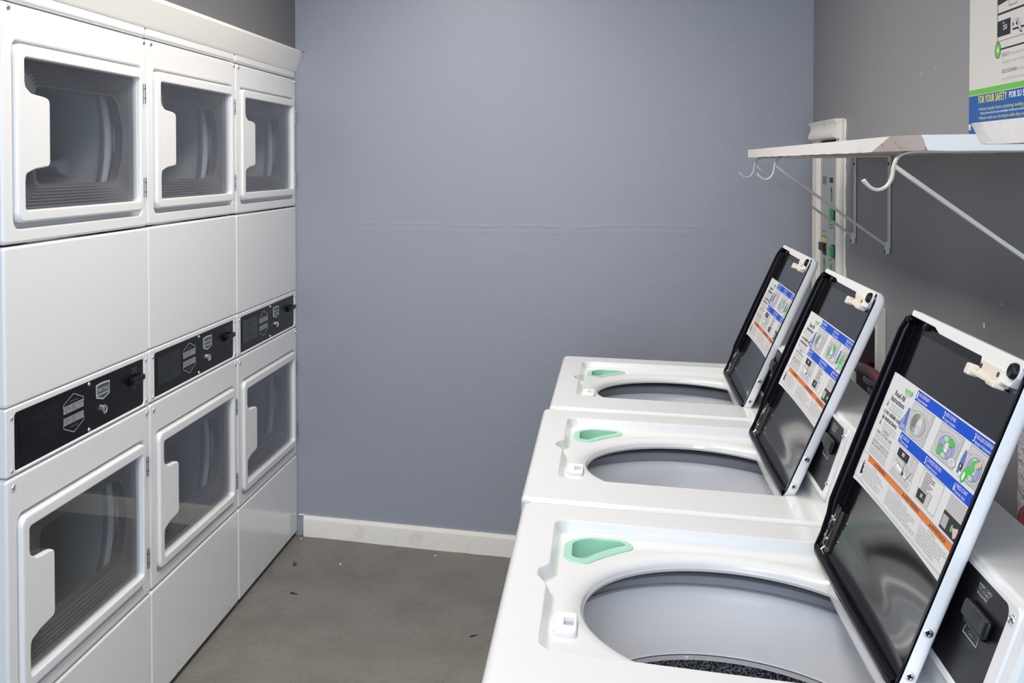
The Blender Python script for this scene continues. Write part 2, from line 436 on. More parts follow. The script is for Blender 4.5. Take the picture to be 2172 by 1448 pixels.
# sloping white board along the top of the dryers
mb = MB(); L = []
for y in (1.0, YB-.001):
    k = (YB-y)/2.86
    L.append([(XL, y, 1.828), (XL+.003, y, 1.8365-.006*k), (XL+.0285, y, 1.902-.012*k), (XL+.0275, y, 1.904-.012*k), (XL+.006, y, 1.917-.003*k), (XL, y, 1.9175-.003*k)])
mb.loft(L, M['fascia'], True, True)
struct(mb.build('trim_1'))
mb = MB(); mb.tube([(-1.124, YB-.022, 1.8990), (-1.112, YB-.018, 1.9060)], .0011, M['scrap'], 8)
tag(mb.build('nail'), 'small dark nail sticking out at the end of the white sloping board', 'nail')

# ceiling lamp above the picture, plus an added fill fixture nearer the camera
for x, y, ln, lab in ((-.48, 2.40, .98, 'long ceiling lamp above the aisle between dryers and washers'), (-.15, .45, .58, 'added shorter fill fixture, unseen, above the nearest end of the room')):
    t = thing('ceiling_light', lab, 'lamp', (x, y, ZC), 0, 'ceiling lamps')
    mb = MB(); mb.box(-.17, -ln, -.05, .17, ln, 0, M['plastic'], .008); mb.build('housing', t)
    mb = MB(); mb.box(-.155, -ln+.02, -.056, .155, ln-.02, -.050, M['lampglass'], .002); mb.build('diffuser', t)

# ------------------------------------------------------------------ stacked dryers
DW = .684
def TD(u, v, h): return (h, u, v)                             # along the front (u), up (v), out of the front (h)
def screw(parent, pos, r=.0055, axis='x', name='screw', m='chrome'):
    mb = MB(); mb.rev([(r, 0), (r*.95, r*.25), (r*.7, r*.5), (r*.35, r*.62), (r*.3, r*.45), (.0001, r*.40)], (0, 0, 0), axis, M[m], 14)
    o = mb.build(name, parent); o.location = pos; return o

def door_liner(z0):
    mb = MB(); n = 6; loops = []; N = 8
    o = rrect(.066, z0+.021, .634, z0+.352, .010, n)
    vc = z0+.186
    # resample both loops finely so that the ripples run smoothly
    def res(lp, k=6):
        out = []
        for i in range(len(lp)):
            a, b = lp[i], lp[(i+1) % len(lp)]
            for q in range(k): out.append((a[0]+(b[0]-a[0])*q/k, a[1]+(b[1]-a[1])*q/k))
        return out
    inn = rrect(.190, z0+.078, .578, z0+.294, .022, n)
    o, inn = res(o), res(inn); inn = [(u+(.040*max(0, 1-((v-vc)/.108)**2)*min(1, max(0, (u-.40)/.15))), v) for u, v in inn]
    for k in range(4*N+1):
        f = k/(4*N); ff = f*.93; lp = []
        for a, b in zip(o, inn):
            u, v = a[0]+(b[0]-a[0])*ff, a[1]+(b[1]-a[1])*ff
            amp = .0021*min(1, max(0, (.56-u)/.10))*min(1, f*6)
            lp.append(TD(u, v, -.012-.026*f*f+amp*math.sin(f*N*2*math.pi)))
        loops.append(lp)
    loops.append([TD(u, v, -.0385) for u, v in inn]); loops.append([TD(u, v, -.042) for u, v in offset(inn, -.0015)]); loops.append([TD(u, v, -.062) for u, v in offset(inn, -.002)])
    mb.loft(loops, M['liner_grey']); return mb
def drum(z0):
    mb = MB(); n = 64; r = .285
    mb.rev([(r+.02, -.072), (r-.012, -.074), (r-.020, -.085), (r-.014, -.100), (r, -.110), (r, -.60), (r-.03, -.615), (.001, -.615)], (0, 0, 0), 'x', M['drum'], n)
    for k in range(3):
        a = 2*math.pi*k/3; c, s = math.cos(a), math.sin(a)
        def T(x, y, z): return (x, y*c-z*s, y*s+z*c)
        L = []
        for x, hgt, wd in ((-.20, .004, .030), (-.215, .030, .026), (-.24, .048, .022), (-.50, .048, .022), (-.56, .030, .026), (-.58, .004, .03)):
            L.append([T(x, r+.004, -wd), T(x, r-hgt*.5, -wd*.8), T(x, r-hgt, -wd*.35), T(x, r-hgt, wd*.35), T(x, r-hgt*.5, wd*.8), T(x, r+.004, wd)])
        mb.loft(L, M['drum'], True, True, closed=False)
    return mb
def door(parent, z0, name):
    mb = MB()
    plate(mb, (.045, z0, .648, z0+.371), .022, -.013, .009, .0065, TD, M['enamel'], (.073, z0+.026, .627, z0+.344, .008), .0035)
    d = mb.build(name, parent)
    mb = MB(); plate(mb, (.070, z0+.023, .630, z0+.347), .012, -.009, -.004, .001, TD, M['glass']); mb.loft([[TD(u, v, -.009) for u, v in rrect(.070, z0+.023, .630, z0+.347, .012)]], M['glass'], True)
    mb.build('window', d)
    hz = z0+.097
    loop = fillet([(.060, hz+.196, 0), (.060, hz-.012, 0), (.0745, hz-.012, 0), (.0755, hz+.004, .014), (.112, hz+.014, .022), (.174, hz+.020, .014), (.1745, hz+.165, .016), (.150, hz+.1690, .016), (.100, hz+.173, .024), (.0765, hz+.186, .014), (.0745, hz+.196, 0)], 6)
    mb = MB(); prism(mb, loop, -.003, .0088, .004, TD, M['plastic'], 4); mb.build('handle', d)
    door_liner(z0).build('door_liner', d)
    for v in (z0+.034, z0+.279):
        mb = MB()
        mb.rev([(.0001, 0), (.0042, 0), (.0042, .0525), (.0001, .0525)], (0, 0, 0), 'z', M['zinc'], 12)
        mb.box(-.004, -.014, .001, .001, .002, .0515, M['zinc'], .0008)
        mb.rev([(.0047, .014), (.0047, .0155)], (0, 0, 0), 'z', M['dark'], 12)
        mb.rev([(.0047, .0385), (.0047, .040)], (0, 0, 0), 'z', M['dark'], 12)
        o = mb.build('hinge', d); o.location = (.006, .6575, v)
    return d
def front_panel(parent, name, z0, z1, dz):
    mb = MB(); plate(mb, (.001, z0, DW-.001, z1), .010, -.03, 0, .007, TD, M['enamel'], (.039, dz-.012, .655, dz+.378, .022), .004)
    L = [rrect(.039, dz-.012, .655, dz+.378, .022), rrect(.064, dz+.019, .636, dz+.354, .012)]
    mb.loft([[TD(u, v, -.0155) for u, v in L[0]], [TD(u, v, -.0155) for u, v in L[1]], [TD(u, v, -.10) for u, v in L[1]]], M['enamel'])
    o = mb.build(name, parent)
    if name.startswith('upper'):
        screw(o, (0, .027, z1-.0105), .0068); screw(o, (0, .669, z1-.0105), .0068)
    else:
        screw(o, (0, .027, z1-.0195), .0068); screw(o, (0, .669, z1-.0165), .0068)
    return o

def make_dryer():
    t = thing('stacked_dryer', '', 'dryer', (0, 0, 0), 0, 'white stacked dryers along the left wall')
    mb = MB(); D = -.74
    mb.box(D, .0018, .02, -.031, .008, 1.80, M['enamel']); mb.box(D, DW-.008, .02, -.031, DW-.0018, 1.80, M['enamel'])
    mb.box(D, .008, .02, D+.008, DW-.008, 1.80, M['enamel']); mb.box(D, .008, 1.792, -.032, DW-.008, 1.80, M['enamel'])
    mb.box(D, .008, .02, -.032, DW-.008, .028, M['enamel']); mb.box(D+.02, .01, 1.25, -.06, DW-.01, 1.26, M['dark']); mb.box(D+.02, .01, .82, -.06, DW-.01, .825, M['dark'])
    mb.build('cabinet', t)
    mb = MB(); mb.box(D+.04, .012, 0, -.020, DW-.012, .022, M['dark']); mb.build('base', t)
    mb = MB(); plate(mb, (.001, 1.802, DW-.001, 1.846), .010, -.03, -.001, .009, TD, M['enamel']); mb.build('top_strip', t)
    mb = MB(); plate(mb, (.001, .9715, DW-.001, 1.2990), .009, -.03, 0, .006, TD, M['enamel']); mb.build('middle_panel', t)
    mb = MB(); plate(mb, (.001, .016, DW-.001, .3215), .010, -.03, 0, .007, TD, M['enamel'])
    for q in range(7):                                        # scuffs along the bottom edge
        u, v = random.uniform(.1, .6), random.uniform(.02, .06); lp = [(u+random.uniform(0, .012)*k, v+random.uniform(-.004, .004)) for k in range(3)]
        mb.add([TD(a, b, .0003) for a, b in lp]+[TD(a, b-.0018, .0003) for a, b in lp[::-1]], [list(range(6))], M['inkgrey'])
    mb.build('access_panel', t)
    front_panel(t, 'upper_front_panel', 1.3035, 1.798, 1.346); front_panel(t, 'lower_front_panel', .325, .8255, .3655)
    door(t, 1.346, 'upper_door'); door(t, .3655, 'lower_door')
    for z in (1.53, .55):
        o = drum(0).build('drum', t); o.location = (0, .345, z)
    # control strip
    mb = MB(); plate(mb, (.001, .8285, DW-.001, .9705), .006, -.03, 0, .004, TD, M['enamel'], (.034, .8365, .6545, .9560, .009), .003)
    fr = mb.build('control_frame', t)
    for u, v in ((.0225, .949), (.0225, .841), (.666, .951), (.666, .844)): screw(fr, (0, u, v), .0048)
    mb = MB(); plate(mb, (.033, .8355, .6555, .957), .009, -.02, -.0030, .0005, TD, M['fascia_black'])
    cp = mb.build('control_panel', t)
    for u, v in ((.3575, .9500), (.3555, .8430)): screw(cp, (-.003, u, v), .0048)
    Tp = lambda u, v, h: TD(u, v, -.0029+h)
    mb = MB(); plate(mb, (.0565, .863, .2145, .940), .003, 0, .0012, .0008, Tp, M['display']); A = Art(lambda u, v, h: Tp(u, v, h+.0013), mb)
    for v in (.918, .882): A.text('1.50', .118, v, .0125, M['led'], 1, w=.030); A.rect(.100, v+.009, .110, v+.011, M['led'])
    mb.build('display', cp)
    A = Art(Tp)                                               # hexagonal course label
    g = M['silver']; wd = .0016
    A.line([(.237, .9190), (.237, .9262), (.284, .9440), (.331, .9262), (.331, .9190)], wd, g); A.line([(.237, .8800), (.237, .8735), (.284, .8555), (.331, .8735), (.331, .8800)], wd, g)
    for a, b in ((.9045, .9222), (.8785, .8955)):
        A.rect(.2372, a, .3308, b, M['print_mid'], 1)
        for u in (.2684, .2996): A.rect(u-.0006, a, u+.0006, b, M['fascia_black'], 2)
        for u, rows in ((.2528, ('WHITES', '& COLORS', 'HIGH')), (.284, ('PERM', 'PRESS', 'MEDIUM')), (.3152, ('DELICATES', 'LOW'))):
            p = (b-a)/(len(rows)+.6)
            for i, tx in enumerate(rows): A.text(tx, u, b-p*(i+1.05), .0030, M['ink'], 3, w=min(.026, .0034*len(tx)), align='c')
    A.text('UPPER DRYER', .284, .9265, .0042, M['print_grey'], 3, w=.040, align='c'); A.text('LOWER DRYER', .284, .8685, .0042, M['print_grey'], 3, w=.040, align='c')
    A.build('course_label', cp)
    sh = [(.392, .9390), (.409, .9407), (.427, .9413), (.445, .9407), (.462, .9390), (.461, .9075), (.427, .8990), (.393, .9075)]
    mb = MB(); prism(mb, sh[::-1], -.0005, .0012, .0004, Tp, M['silver'], 2); A = Art(lambda u, v, h: Tp(u, v, h+.0013), mb)
    A.tpoly(offset(sh[::-1], .0040), M['slate'], 1)
    A.text('MAYTAG', .427, .9200, .0100, M['silver'], 2, w=.054, align='c', bold=.0003); A.rect(.3975, .9120, .4565, .9165, M['silver'], 2); A.text('COMMERCIAL LAUNDRY', .427, .9128, .0028, M['slate'], 3, w=.054, align='c')
    mb.build('badge', cp)
    mb = MB(); mb.rev([(.0115, -.003), (.0115, .004), (.0095, .006), (.0070, .0062), (.0068, .0052), (.0001, .0052)], (0, 0, 0), 'x', M['chrome'], 24)
    mb.box(.0050, -.0010, -.004, .0056, .0010, .004, M['ink']); o = mb.build('lock', cp); o.location = (-.002, .4285, .8750)
    mb = MB(); mb.box(-.003, .566, .9075, .014, .634, .9215, M['rubber'], .003); mb.box(-.003, .570, .9035, .008, .634, .9080, M['rubber'], .001); mb.box(-.003, .5665, .899, .002, .630, .9025, M['slot'])
    A = Art(Tp, mb)
    for i, tx in enumerate(('INSERT CARD', 'TO START', 'THEN SELECT')): A.text(tx, .601, .9395-.0055*i, .0034, M['print_grey'], 2, w=(.034, .026, .034)[i], align='c')
    A.line([(.588, .8935), (.584, .8830), (.616, .8830), (.612, .8935)], .0012, M['print_dim'], 2, True); A.rect(.588, .8905, .612, .8935, M['print_grey'], 2); A.text('CARD', .600, .8855, .003, M['print_grey'], 3, align='c')
    mb.build('card_reader', cp)
    return t

def spin_drums(t, a, b):
    for o, k in zip(sorted(find(t, 'drum'), key=lambda q: -q.location.z), (a, b)): o.rotation_euler = (R_(k), 0, 0)
dr = make_dryer()
D0 = 1.8035
dryers = [dr, copy_tree(dr), copy_tree(dr)]
for i, (d, lab) in enumerate(zip(dryers, ('white stacked dryer nearest the camera, cut by the left edge of the picture', 'white stacked dryer in the middle of the row of three', 'white stacked dryer farthest away, in the corner against the blue grey back wall'))):
    d.location = (XL, D0+.6865*i, (0, .001, 0)[i]); d['label'] = lab
spin_drums(dryers[0], -14, 40); spin_drums(dryers[1], 45, 60); spin_drums(dryers[2], 70, 45)

# ------------------------------------------------------------------ top-load washers
HW = .324
def smooth_loop(P, k=4):
    out = []; n = len(P)
    for i in range(n):
        a, b, c, d = (Vector(P[(i+q) % n]) for q in (-1, 0, 1, 2))
        for q in range(k):
            f = q/k; out.append((.5*((2*b)+(c-a)*f+(2*a-5*b+4*c-d)*f*f+(3*b-a-3*c+d)*f**3))[:])
    return out
def TT(u, v, h): return (u, v, h)
def dloop(cx, r, xmax, n=96):
    return [(min(cx+r*math.cos(2*math.pi*k/n), xmax), r*math.sin(2*math.pi*k/n)) for k in range(n)]
CUP_OUT = [(0.0701, 0.1447), (0.0699, 0.1649), (0.0706, 0.1858), (0.0751, 0.2019), (0.0865, 0.2168), (0.1061, 0.2284), (0.1286, 0.2307), (0.1509, 0.2290), (0.1618, 0.2204), (0.1669, 0.2057), (0.1633, 0.1919), (0.1474, 0.1763), (0.1258, 0.1516), (0.1099, 0.1305), (0.1037, 0.1227), (0.0942, 0.12), (0.0824, 0.124), (0.0735, 0.1334)]
CUP_IN = [(0.0814, 0.1502), (0.0813, 0.1706), (0.0815, 0.1932), (0.0850, 0.2035), (0.0920, 0.2125), (0.1078, 0.2223), (0.1286, 0.2233), (0.1450, 0.2225), (0.1535, 0.2165), (0.1560, 0.2100), (0.1532, 0.2042), (0.1367, 0.1898), (0.1215, 0.1715), (0.1100, 0.1560), (0.1050, 0.1470), (0.1000, 0.1410), (0.0938, 0.1385), (0.0839, 0.1430)]
LID_W, LID_L, LID_T = .413, .368, .0175
def lid_depth(s, t):
    d = min(s-.007, LID_W-.007-s, t-.007, LID_L-.007-t); f = min(1, max(0, d/.009)); f = f*f*(3-2*f)
    u = 2*s/LID_W-1; low = min(1, max(0, (.22-t)/.16)); low = low*low*(3-2*low)
    return -.008*f - .007*(1-u*u)*low*f*min(1, max(0, t/.05))
def TLID(u, v, h): return (u, v, lid_depth(u, v)+h)

def make_lid(parent):
    mb = MB(); W_, L_ = LID_W, LID_L; n = 6
    def rr(i, r): return rrect(i, i, W_-i, L_-i, r, n)
    Ls = [[(u, v, -LID_T) for u, v in rr(.008, .017)]]
    for k in range(5):
        a = math.pi/2*k/4; i = .008*(1-math.sin(a)); Ls.append([(u, v, -LID_T+.008*(1-math.cos(a))) for u, v in rr(i, .020-i*.3)])
    Ls.append([(u, v, -.0015) for u, v in rr(0, .020)])
    mb.loft(Ls, M['enamel_worn'], True)
    mb.loft([[(u, v, -.0015) for u, v in rr(0, .020)], [(u, v, 0) for u, v in rr(.0015, .0185)], [(u, v, 0) for u, v in rr(.007, .0005)]], M['gasket'])
    ed = [.007, .0085, .010, .012, .014, .0165]
    us = ed+[.0165+(W_-.033)*k/34 for k in range(1, 34)]+[W_-e for e in ed[::-1]]
    vs = ed+[.0165+(L_-.033)*k/34 for k in range(1, 34)]+[L_-e for e in ed[::-1]]
    V = [(u, v, lid_depth(u, v)) for v in vs for u in us]; nu = len(us)
    F1, F2 = [], []
    for b in range(len(vs)-1):
        for a in range(nu-1):
            q = [b*nu+a, b*nu+a+1, (b+1)*nu+a+1, (b+1)*nu+a]
            (F1 if (us[a] < .030 or us[a+1] > W_-.0205 or vs[b] < .0205 or vs[b+1] > L_-.0205) else F2).append(q)
    mb.add(V, F1, M['gasket']); mb.add(V, F2, M['liner'])
    lid = mb.build('lid', parent, weighted=False)
    # white grip strip along the free edge
    lp = [(.014, L_+.0006), (.014, .3605), (.118, .3600), (.140, .3548), (.255, .3540), (.293, .3540), (.301, .3385), (.388, .3385), (.398, .350), (W_-.012, L_+.0006)]
    lp = fillet([(u, v, .003) for u, v in lp], 3)
    mb = MB(); prism(mb, lp, -.008, .0016, .0010, TT, M['plastic'], 2, True); mb.build('lid_grip', lid)
    mb = MB()                                                 # latch strike
    mb.box(.303, .3335, -.009, .364, .3525, .0036, M['cream_plastic'], .002)
    for u in (.308, .358): mb.rev([(.0030, .0037), (.0030, .0040), (.0016, .0040), (.0001, .0040)], (u, .345, 0), 'z', M['rust'], 12)
    mb.box(.284, .3325, .0005, .360, .3380, .0075, M['cream_plastic'], .0015); mb.box(.287, .3300, -.001, .2990, .3430, .0110, M['cream_plastic'], .002); mb.box(.342, .3305, -.006, .364, .3380, .0070, M['cream_plastic'], .002)
    mb.build('latch_strike', lid)
    mb = MB()                                                 # black rubber rail along the far edge and the hinge edge
    sec = [(.0078*math.cos(2*math.pi*k/14), .0070*math.sin(2*math.pi*k/14)) for k in range(14)]
    P = [(.0022, L_-.012, -.004), (.0018, L_-.03, -.0008), (.0018, L_*.6, .0000), (.0022, .080, .0000), (.0032, .060, -.0030), (.0040, .030, -.0045), (.0070, .010, -.003), (.018, .0062, -.002), (.05, .0058, -.0015), (W_*.5, .0058, -.0015), (W_-.03, .0062, -.003), (W_-.012, .0064, -.005)]
    mb.sweep(P, sec, M['gasket'], True, Vector((0, 0, 1))); mb.build('lid_gasket', lid)
    mb = MB(); mb.rev([(.0080, -.009), (.0088, -.004), (.0088, .004), (.0072, .0065), (.0040, .0052), (.0001, .0050)], (.3885, .3555, 0), 'z', M['rubber'], 20)
    mb.build('bumper', lid); mb = MB()
    mb.rev([(.0050, -.012), (.0052, -.004), (.0035, -.002), (.0001, -.002)], (.066, .3540, 0), 'z', M['rubber'], 16)
    mb.build('bumper', lid); mb = MB()
    mb.rev([(.0055, -.006), (.0065, -.001), (.0055, .003), (.0030, .0045), (.0001, .0048)], (.0130, .3555, 0), 'z', M['gasket'], 18)
    mb.build('bumper', lid)
    mb = MB()                                                 # hinge bracket at the far lower corner
    mb.box(.001, .002, -.004, .034, .074, .0012, M['olive'], .001); mb.box(-.001, -.004, -.006, .036, .020, .003, M['rust'], .004)
    for s_ in (.008, .026):
        mb.box(s_-.0045, .050, .001, s_+.0045, .078, .0035, M['olive'], .001); mb.box(s_-.0035, .018, .001, s_+.0035, .047, .0028, M['olive'], .001)
        for v in (.058, .030): mb.rev([(.0030, .003), (.0028, .0052), (.0001, .0056)], (s_, v, 0), 'z', M['chrome'], 12)
        mb.tube([(s_, .020, .003), (s_-.001, .010, .006), (s_-.002, .002, .004)], .0022, M['chrome'], 8)
    mb.tube([(.0165, .074, .002), (.0165, .060, .003), (.0135, .050, .004), (.0150, .034, .004), (.0165, .018, .003)], .0016, M['chrome'], 8)
    mb.V = [(u*.8+.0035, v, h-.0060) for u, v, h in mb.V]; mb.build('hinge_bracket', lid)
    for v in (.025, .075):
        mb = MB(); r = .0052
        for a, b in (((r, 0), 'zinc'),):
            mb.rev([(r, -.0005), (r*.95, .0010), (r*.6, .0014), (r*.55, .0004), (.0001, .0004)], (0, 0, 0), 'z', M['zinc'], 14)
        mb.box(-.0030, -.0008, .0004, .0030, .0008, .0011, M['ink']); mb.box(-.0008, -.0030, .0004, .0008, .0030, .0011, M['ink'])
        o = mb.build('lid_screw', lid); o.location = (LID_W, v, -.0075); o.rotation_euler = (0, R_(90), 0)
    make_instruction_label(lid)
    return lid

def drum_picture(A, u0, v0, u1, v1, kind):
    L = A.line; k = M['inkgrey']; w_ = u1-u0; h_ = v1-v0
    A.rect(u0, v0, u1, v1, M['palegrey'], 2); A.frame(u0, v0, u1, v1, .0005, k, 3)
    cu, cv = u0+w_*.5, v0+h_*.44
    for q in range(4): L([(u1-w_*(.05+.06*q), v0+h_*.05), (u1-w_*(.02+.03*q), v1-h_*.03)], .0006, M['midgrey'], 3)
    L([(u0, v1-h_*.28), (u0+w_*.6, v1-h_*.14)], .0005, k, 3)
    A.ell(cu, cv, w_*.46, h_*.44, M['midgrey'], 3.3); A.ell(cu, cv, w_*.43, h_*.41, M['palegrey'], 3.6); A.ell(cu, cv, w_*.36, h_*.355, k, 4)
    A.ell(cu, cv, w_*.345, h_*.345, M['midgrey'] if kind == 1 else M['lilac'], 4.3)
    if kind == 1:
        A.ell(cu-w_*.12, cv+h_*.02, w_*.19, h_*.29, M['inkgrey'], 4.6); A.ell(cu+w_*.05, cv, w_*.13, h_*.27, M['palegrey'], 4.8); A.ell(cu+w_*.05, cv+h_*.12, w_*.065, h_*.10, M['paper'], 5.1)
        A.ell(cu-w_*.10, cv+h_*.24, w_*.055, h_*.09, M['green'], 5.3, rot=-.4); A.poly([(cu-w_*.05, cv+h_*.30), (cu+w_*.12, cv+h_*.38), (cu+w_*.10, cv+h_*.27), (cu, cv+h_*.21)], M['skin'], 5.5)
        for q in range(5): A.poly([(cu, cv-h_*.12), (cu+w_*.2*math.cos(3.4+q*.55), cv-h_*.12+h_*.16*math.sin(3.4+q*.55)), (cu+w_*.2*math.cos(3.6+q*.55), cv-h_*.12+h_*.16*math.sin(3.6+q*.55))], M['paper'], 5.2)
    else:
        for du, dv, ru, rv, m_ in ((-.2, -.18, .10, .15, 'green'), (.12, .2, .13, .11, 'green'), (-.1, .22, .10, .08, 'ltgreen'), (.17, -.08, .09, .16, 'lilac'), (-.02, -.26, .12, .07, 'ltgreen'), (-.2, .08, .09, .1, 'lilac'), (.02, -.02, .09, .13, 'white')):
            A.ell(cu+w_*du, cv+h_*dv, w_*ru*1.15, h_*rv*1.15, k, 4.6); A.ell(cu+w_*du, cv+h_*dv, w_*ru, h_*rv, M[m_], 5)
        A.ell(cu, cv+h_*.05, w_*.085, h_*.115, k, 5.3); A.ell(cu, cv+h_*.05, w_*.075, h_*.105, M['paper'], 5.6)
        if kind == 2:
            A.ell(u1-w_*.12, v0+h_*.18, w_*.155, h_*.135, k, 5.8); A.ell(u1-w_*.12, v0+h_*.18, w_*.145, h_*.125, M['paper'], 6.1); A.lines(u1-w_*.22, u1-w_*.03, v0+h_*.24, h_*.05, 3, h_*.025, M['midgrey'], 6.4, align='c')
def washer_picture(A, u0, v0, u1, v1):
    w_, h_ = u1-u0, v1-v0; k = M['inkgrey']; L = A.line
    A.rect(u0, v0, u1, v1, M['paper'], 2); A.frame(u0, v0, u1, v1, .0005, k, 3)
    A.rect(u0+w_*.08, v0+h_*.06, u0+w_*.92, v0+h_*.20, M['palegrey'], 3); A.frame(u0+w_*.08, v0+h_*.06, u0+w_*.92, v0+h_*.20, .0005, k, 4)
    A.poly([(u0+w_*.1, v0+h_*.66), (u0+w_*.62, v0+h_*.66), (u0+w_*.62, v0+h_*.93), (u0+w_*.1, v0+h_*.93)], M['ink'], 3.5)
    A.rect(u0+w_*.30, v0+h_*.75, u0+w_*.42, v0+h_*.87, M['midgrey'], 4); A.ell(u0+w_*.52, v0+h_*.79, w_*.02, h_*.03, M['green'], 4)
    A.poly([(u0+w_*.66, v0+h_*.3), (u0+w_*.96, v0+h_*.3), (u0+w_*.96, v1), (u0+w_*.66, v1)], M['palegrey'], 3); A.frame(u0+w_*.78, v0+h_*.3, u0+w_*.96, v1, .0005, k, 4)
    A.poly([(u0+w_*.12, v0+h_*.50), (u0+w_*.72, v0+h_*.42), (u0+w_*.64, v0+h_*.62), (u0+w_*.2, v0+h_*.66)], M['palegrey'], 5); L([(u0+w_*.12, v0+h_*.50), (u0+w_*.72, v0+h_*.42), (u0+w_*.64, v0+h_*.62), (u0+w_*.2, v0+h_*.66)], .0006, k, 5.4, True)
    A.poly([(u0+w_*.22, v0+h_*.30), (u0+w_*.54, v0+h_*.25), (u0+w_*.5, v0+h_*.42), (u0+w_*.24, v0+h_*.46)], M['white'], 5); L([(u0+w_*.22, v0+h_*.30), (u0+w_*.54, v0+h_*.25), (u0+w_*.5, v0+h_*.42), (u0+w_*.24, v0+h_*.46)], .0006, k, 5.4, True)
    L([(u0+w_*.52, v0+h_*.84), (u0+w_*.56, v0+h_*.28)], .0017, M['ink'], 6); A.poly([(u0+w_*.50, v0+h_*.34), (u0+w_*.56, v0+h_*.20), (u0+w_*.62, v0+h_*.34)], M['ink'], 6.2)
    L([(u0, v0+h_*.62), (u0+w_*.2, v0+h_*.2)], .0006, k, 4); L([(u1-w_*.1, v0+h_*.55), (u1-w_*.25, v0+h_*.2)], .0012, k, 5.6)

def make_instruction_label(lid):
    A = Art(lambda u, v, h: TLID(u, v, h+.00025))
    A.rect(.0135, .2785, .3945, .2800, M['paper'], 0, 24)
    for k in range(24): A.rect(.0135, .1215+.157*k/24, .3945, .1215+.157*(k+1)/24, M['paper'], 0, 24)
    # numbered steps
    for v0, v1, names in ((.2645, .2780, (('1', 'ADD DETERGENT', 'Agregue detergente'), ('2', 'ADD CLOTHES', 'Cargue la lavadora'), ('3', 'ADD LIQUID CHLORINE BLEACH', 'Agregue el blanqueador'))),
                          (.2070, .2205, (('4', 'CLOSE LID', 'Cierre la tapa'), ('5', 'COMPLETE PROCESS', 'Complete el proceso'), ('6', 'PRESS START', 'Presione inicio')))):
        A.rect(.1200, v0, .3945, v1, M['blue'], 1, 16)
        for (n_, a, b), u in zip(names, (.1235, .2290, .3320)):
            A.text(n_, u, v0+.0025, .0090, M['white'], 3, w=.0045 if n_ != '1' else .0030, bold=.0003)
            A.text(a, u+.0065, v0+.0072, .0042, M['white'], 3, w=min(.054, .0031*len(a))); A.text(b, u+.0065, v0+.0018, .0034, M['white'], 3, w=min(.050, .0022*len(b)))
    drum_picture(A, .1225, .2225, .2070, .2625, 1); drum_picture(A, .2330, .2255, .3125, .2630, 2); drum_picture(A, .3330, .2255, .3930, .2630, 3)
    b = [(.104, .222), (.126, .222), (.127, .232), (.121, .243), (.119, .252), (.114, .252), (.111, .243), (.104, .233)]
    A.tpoly(b, M['bottle'], 6.6); A.ell(.111, .235, .0035, .0045, M['lilac'], 7); A.rect(.106, .2235, .124, .2300, M['lilac'], 7); A.rect(.126, .222, .132, .227, M['lilac'], 7)
    A.tpoly([(.324, .228), (.334, .228), (.3345, .240), (.330, .2545), (.326, .2545), (.323, .242)], M['bottle'], 6.6); A.rect(.324, .2330, .3345, .2390, M['ink'], 7); A.ell(.329, .236, .0015, .002, M['white'], 7.4); A.rect(.331, .2275, .3375, .2310, M['white'], 7)
    A.ell(.345, .2305, .0065, .0085, M['green'], 6.6); A.ell(.3455, .2295, .003, .0045, M['white'], 7); A.ell(.359, .2430, .0075, .0085, M['green'], 6.6); A.tpoly([(.362, .248), (.374, .256), (.378, .250), (.366, .243)], M['skin'], 7)
    washer_picture(A, .1255, .1675, .2125, .2055)
    A.rect(.2365, .1690, .3105, .2055, M['paper'], 2); A.frame(.2365, .1690, .3105, .2055, .0005, M['inkgrey'], 3); A.lines(.246, .285, .2035, .0027, 8, .0014, M['inkgrey'], 3, .45)
    A.rect(.240, .1705, .270, .1820, M['ink'], 4); A.rect(.253, .1745, .2605, .1790, M['midgrey'], 5); A.ell(.265, .1755, .0011, .0012, M['green'], 5); A.tpoly([(.272, .171), (.284, .171), (.286, .186), (.274, .187)], M['palegrey'], 4); A.line([(.272, .171), (.284, .171), (.286, .186), (.274, .187)], .0005, M['inkgrey'], 5, True)
    A.rect(.3330, .1865, .3920, .2055, M['palegrey'], 2); A.lines(.335, .390, .2045, .0026, 7, .0012, M['midgrey'], 3, .12)
    A.rect(.3325, .1665, .3920, .1865, M['ink'], 3); A.rect(.3345, .1695, .3520, .1825, M['midgrey'], 4); A.ell(.367, .1760, .0035, .0042, M['green'], 4); A.tpoly([(.369, .177), (.384, .181), (.389, .174), (.379, .168)], M['skin'], 5)
    # left column
    A.tpoly([(.0755, .2700), (.103, .2700), (.103, .2725), (.1095, .2675), (.103, .2625), (.103, .2650), (.0755, .2650)], M['green'], 2); A.tpoly([(.0775, .2690), (.102, .2690), (.102, .2660), (.0775, .2660)], M['ltgreen'], 3); A.text('START HERE', .0785, .2664, .0022, M['green'], 4, w=.022); A.text('COMIENCE AQUI', .0765, .2622, .0016, M['inkgrey'], 4, w=.024)
    A.text('Read All', .065, .2530, .0072, M['ink'], 3, align='c', w=.044, bold=.0002); A.text('Instructions', .065, .2443, .0072, M['ink'], 3, align='c', w=.060, bold=.0002)
    A.text('Lea con cuidado todas', .063, .2248, .0062, M['ink'], 3, align='c', w=.092, bold=.00015); A.text('las instrucciones.', .064, .2168, .0062, M['ink'], 3, align='c', w=.070, bold=.00015)
    for v in (.2345, .2070):
        A.rect(.0275, v, .0325, v+.0048, M['inkgrey'], 3); A.line([(.0282, v+.0048), (.0285, v+.0075), (.030, v+.009), (.0315, v+.0075), (.0318, v+.0048)], .0006, M['inkgrey'], 3)
    A.lines(.040, .100, .2410, .0036, 3, .0012, M['midgrey'], 3, .25, 'c'); A.lines(.040, .108, .2135, .0034, 3, .0012, M['midgrey'], 3, .12, 'c')
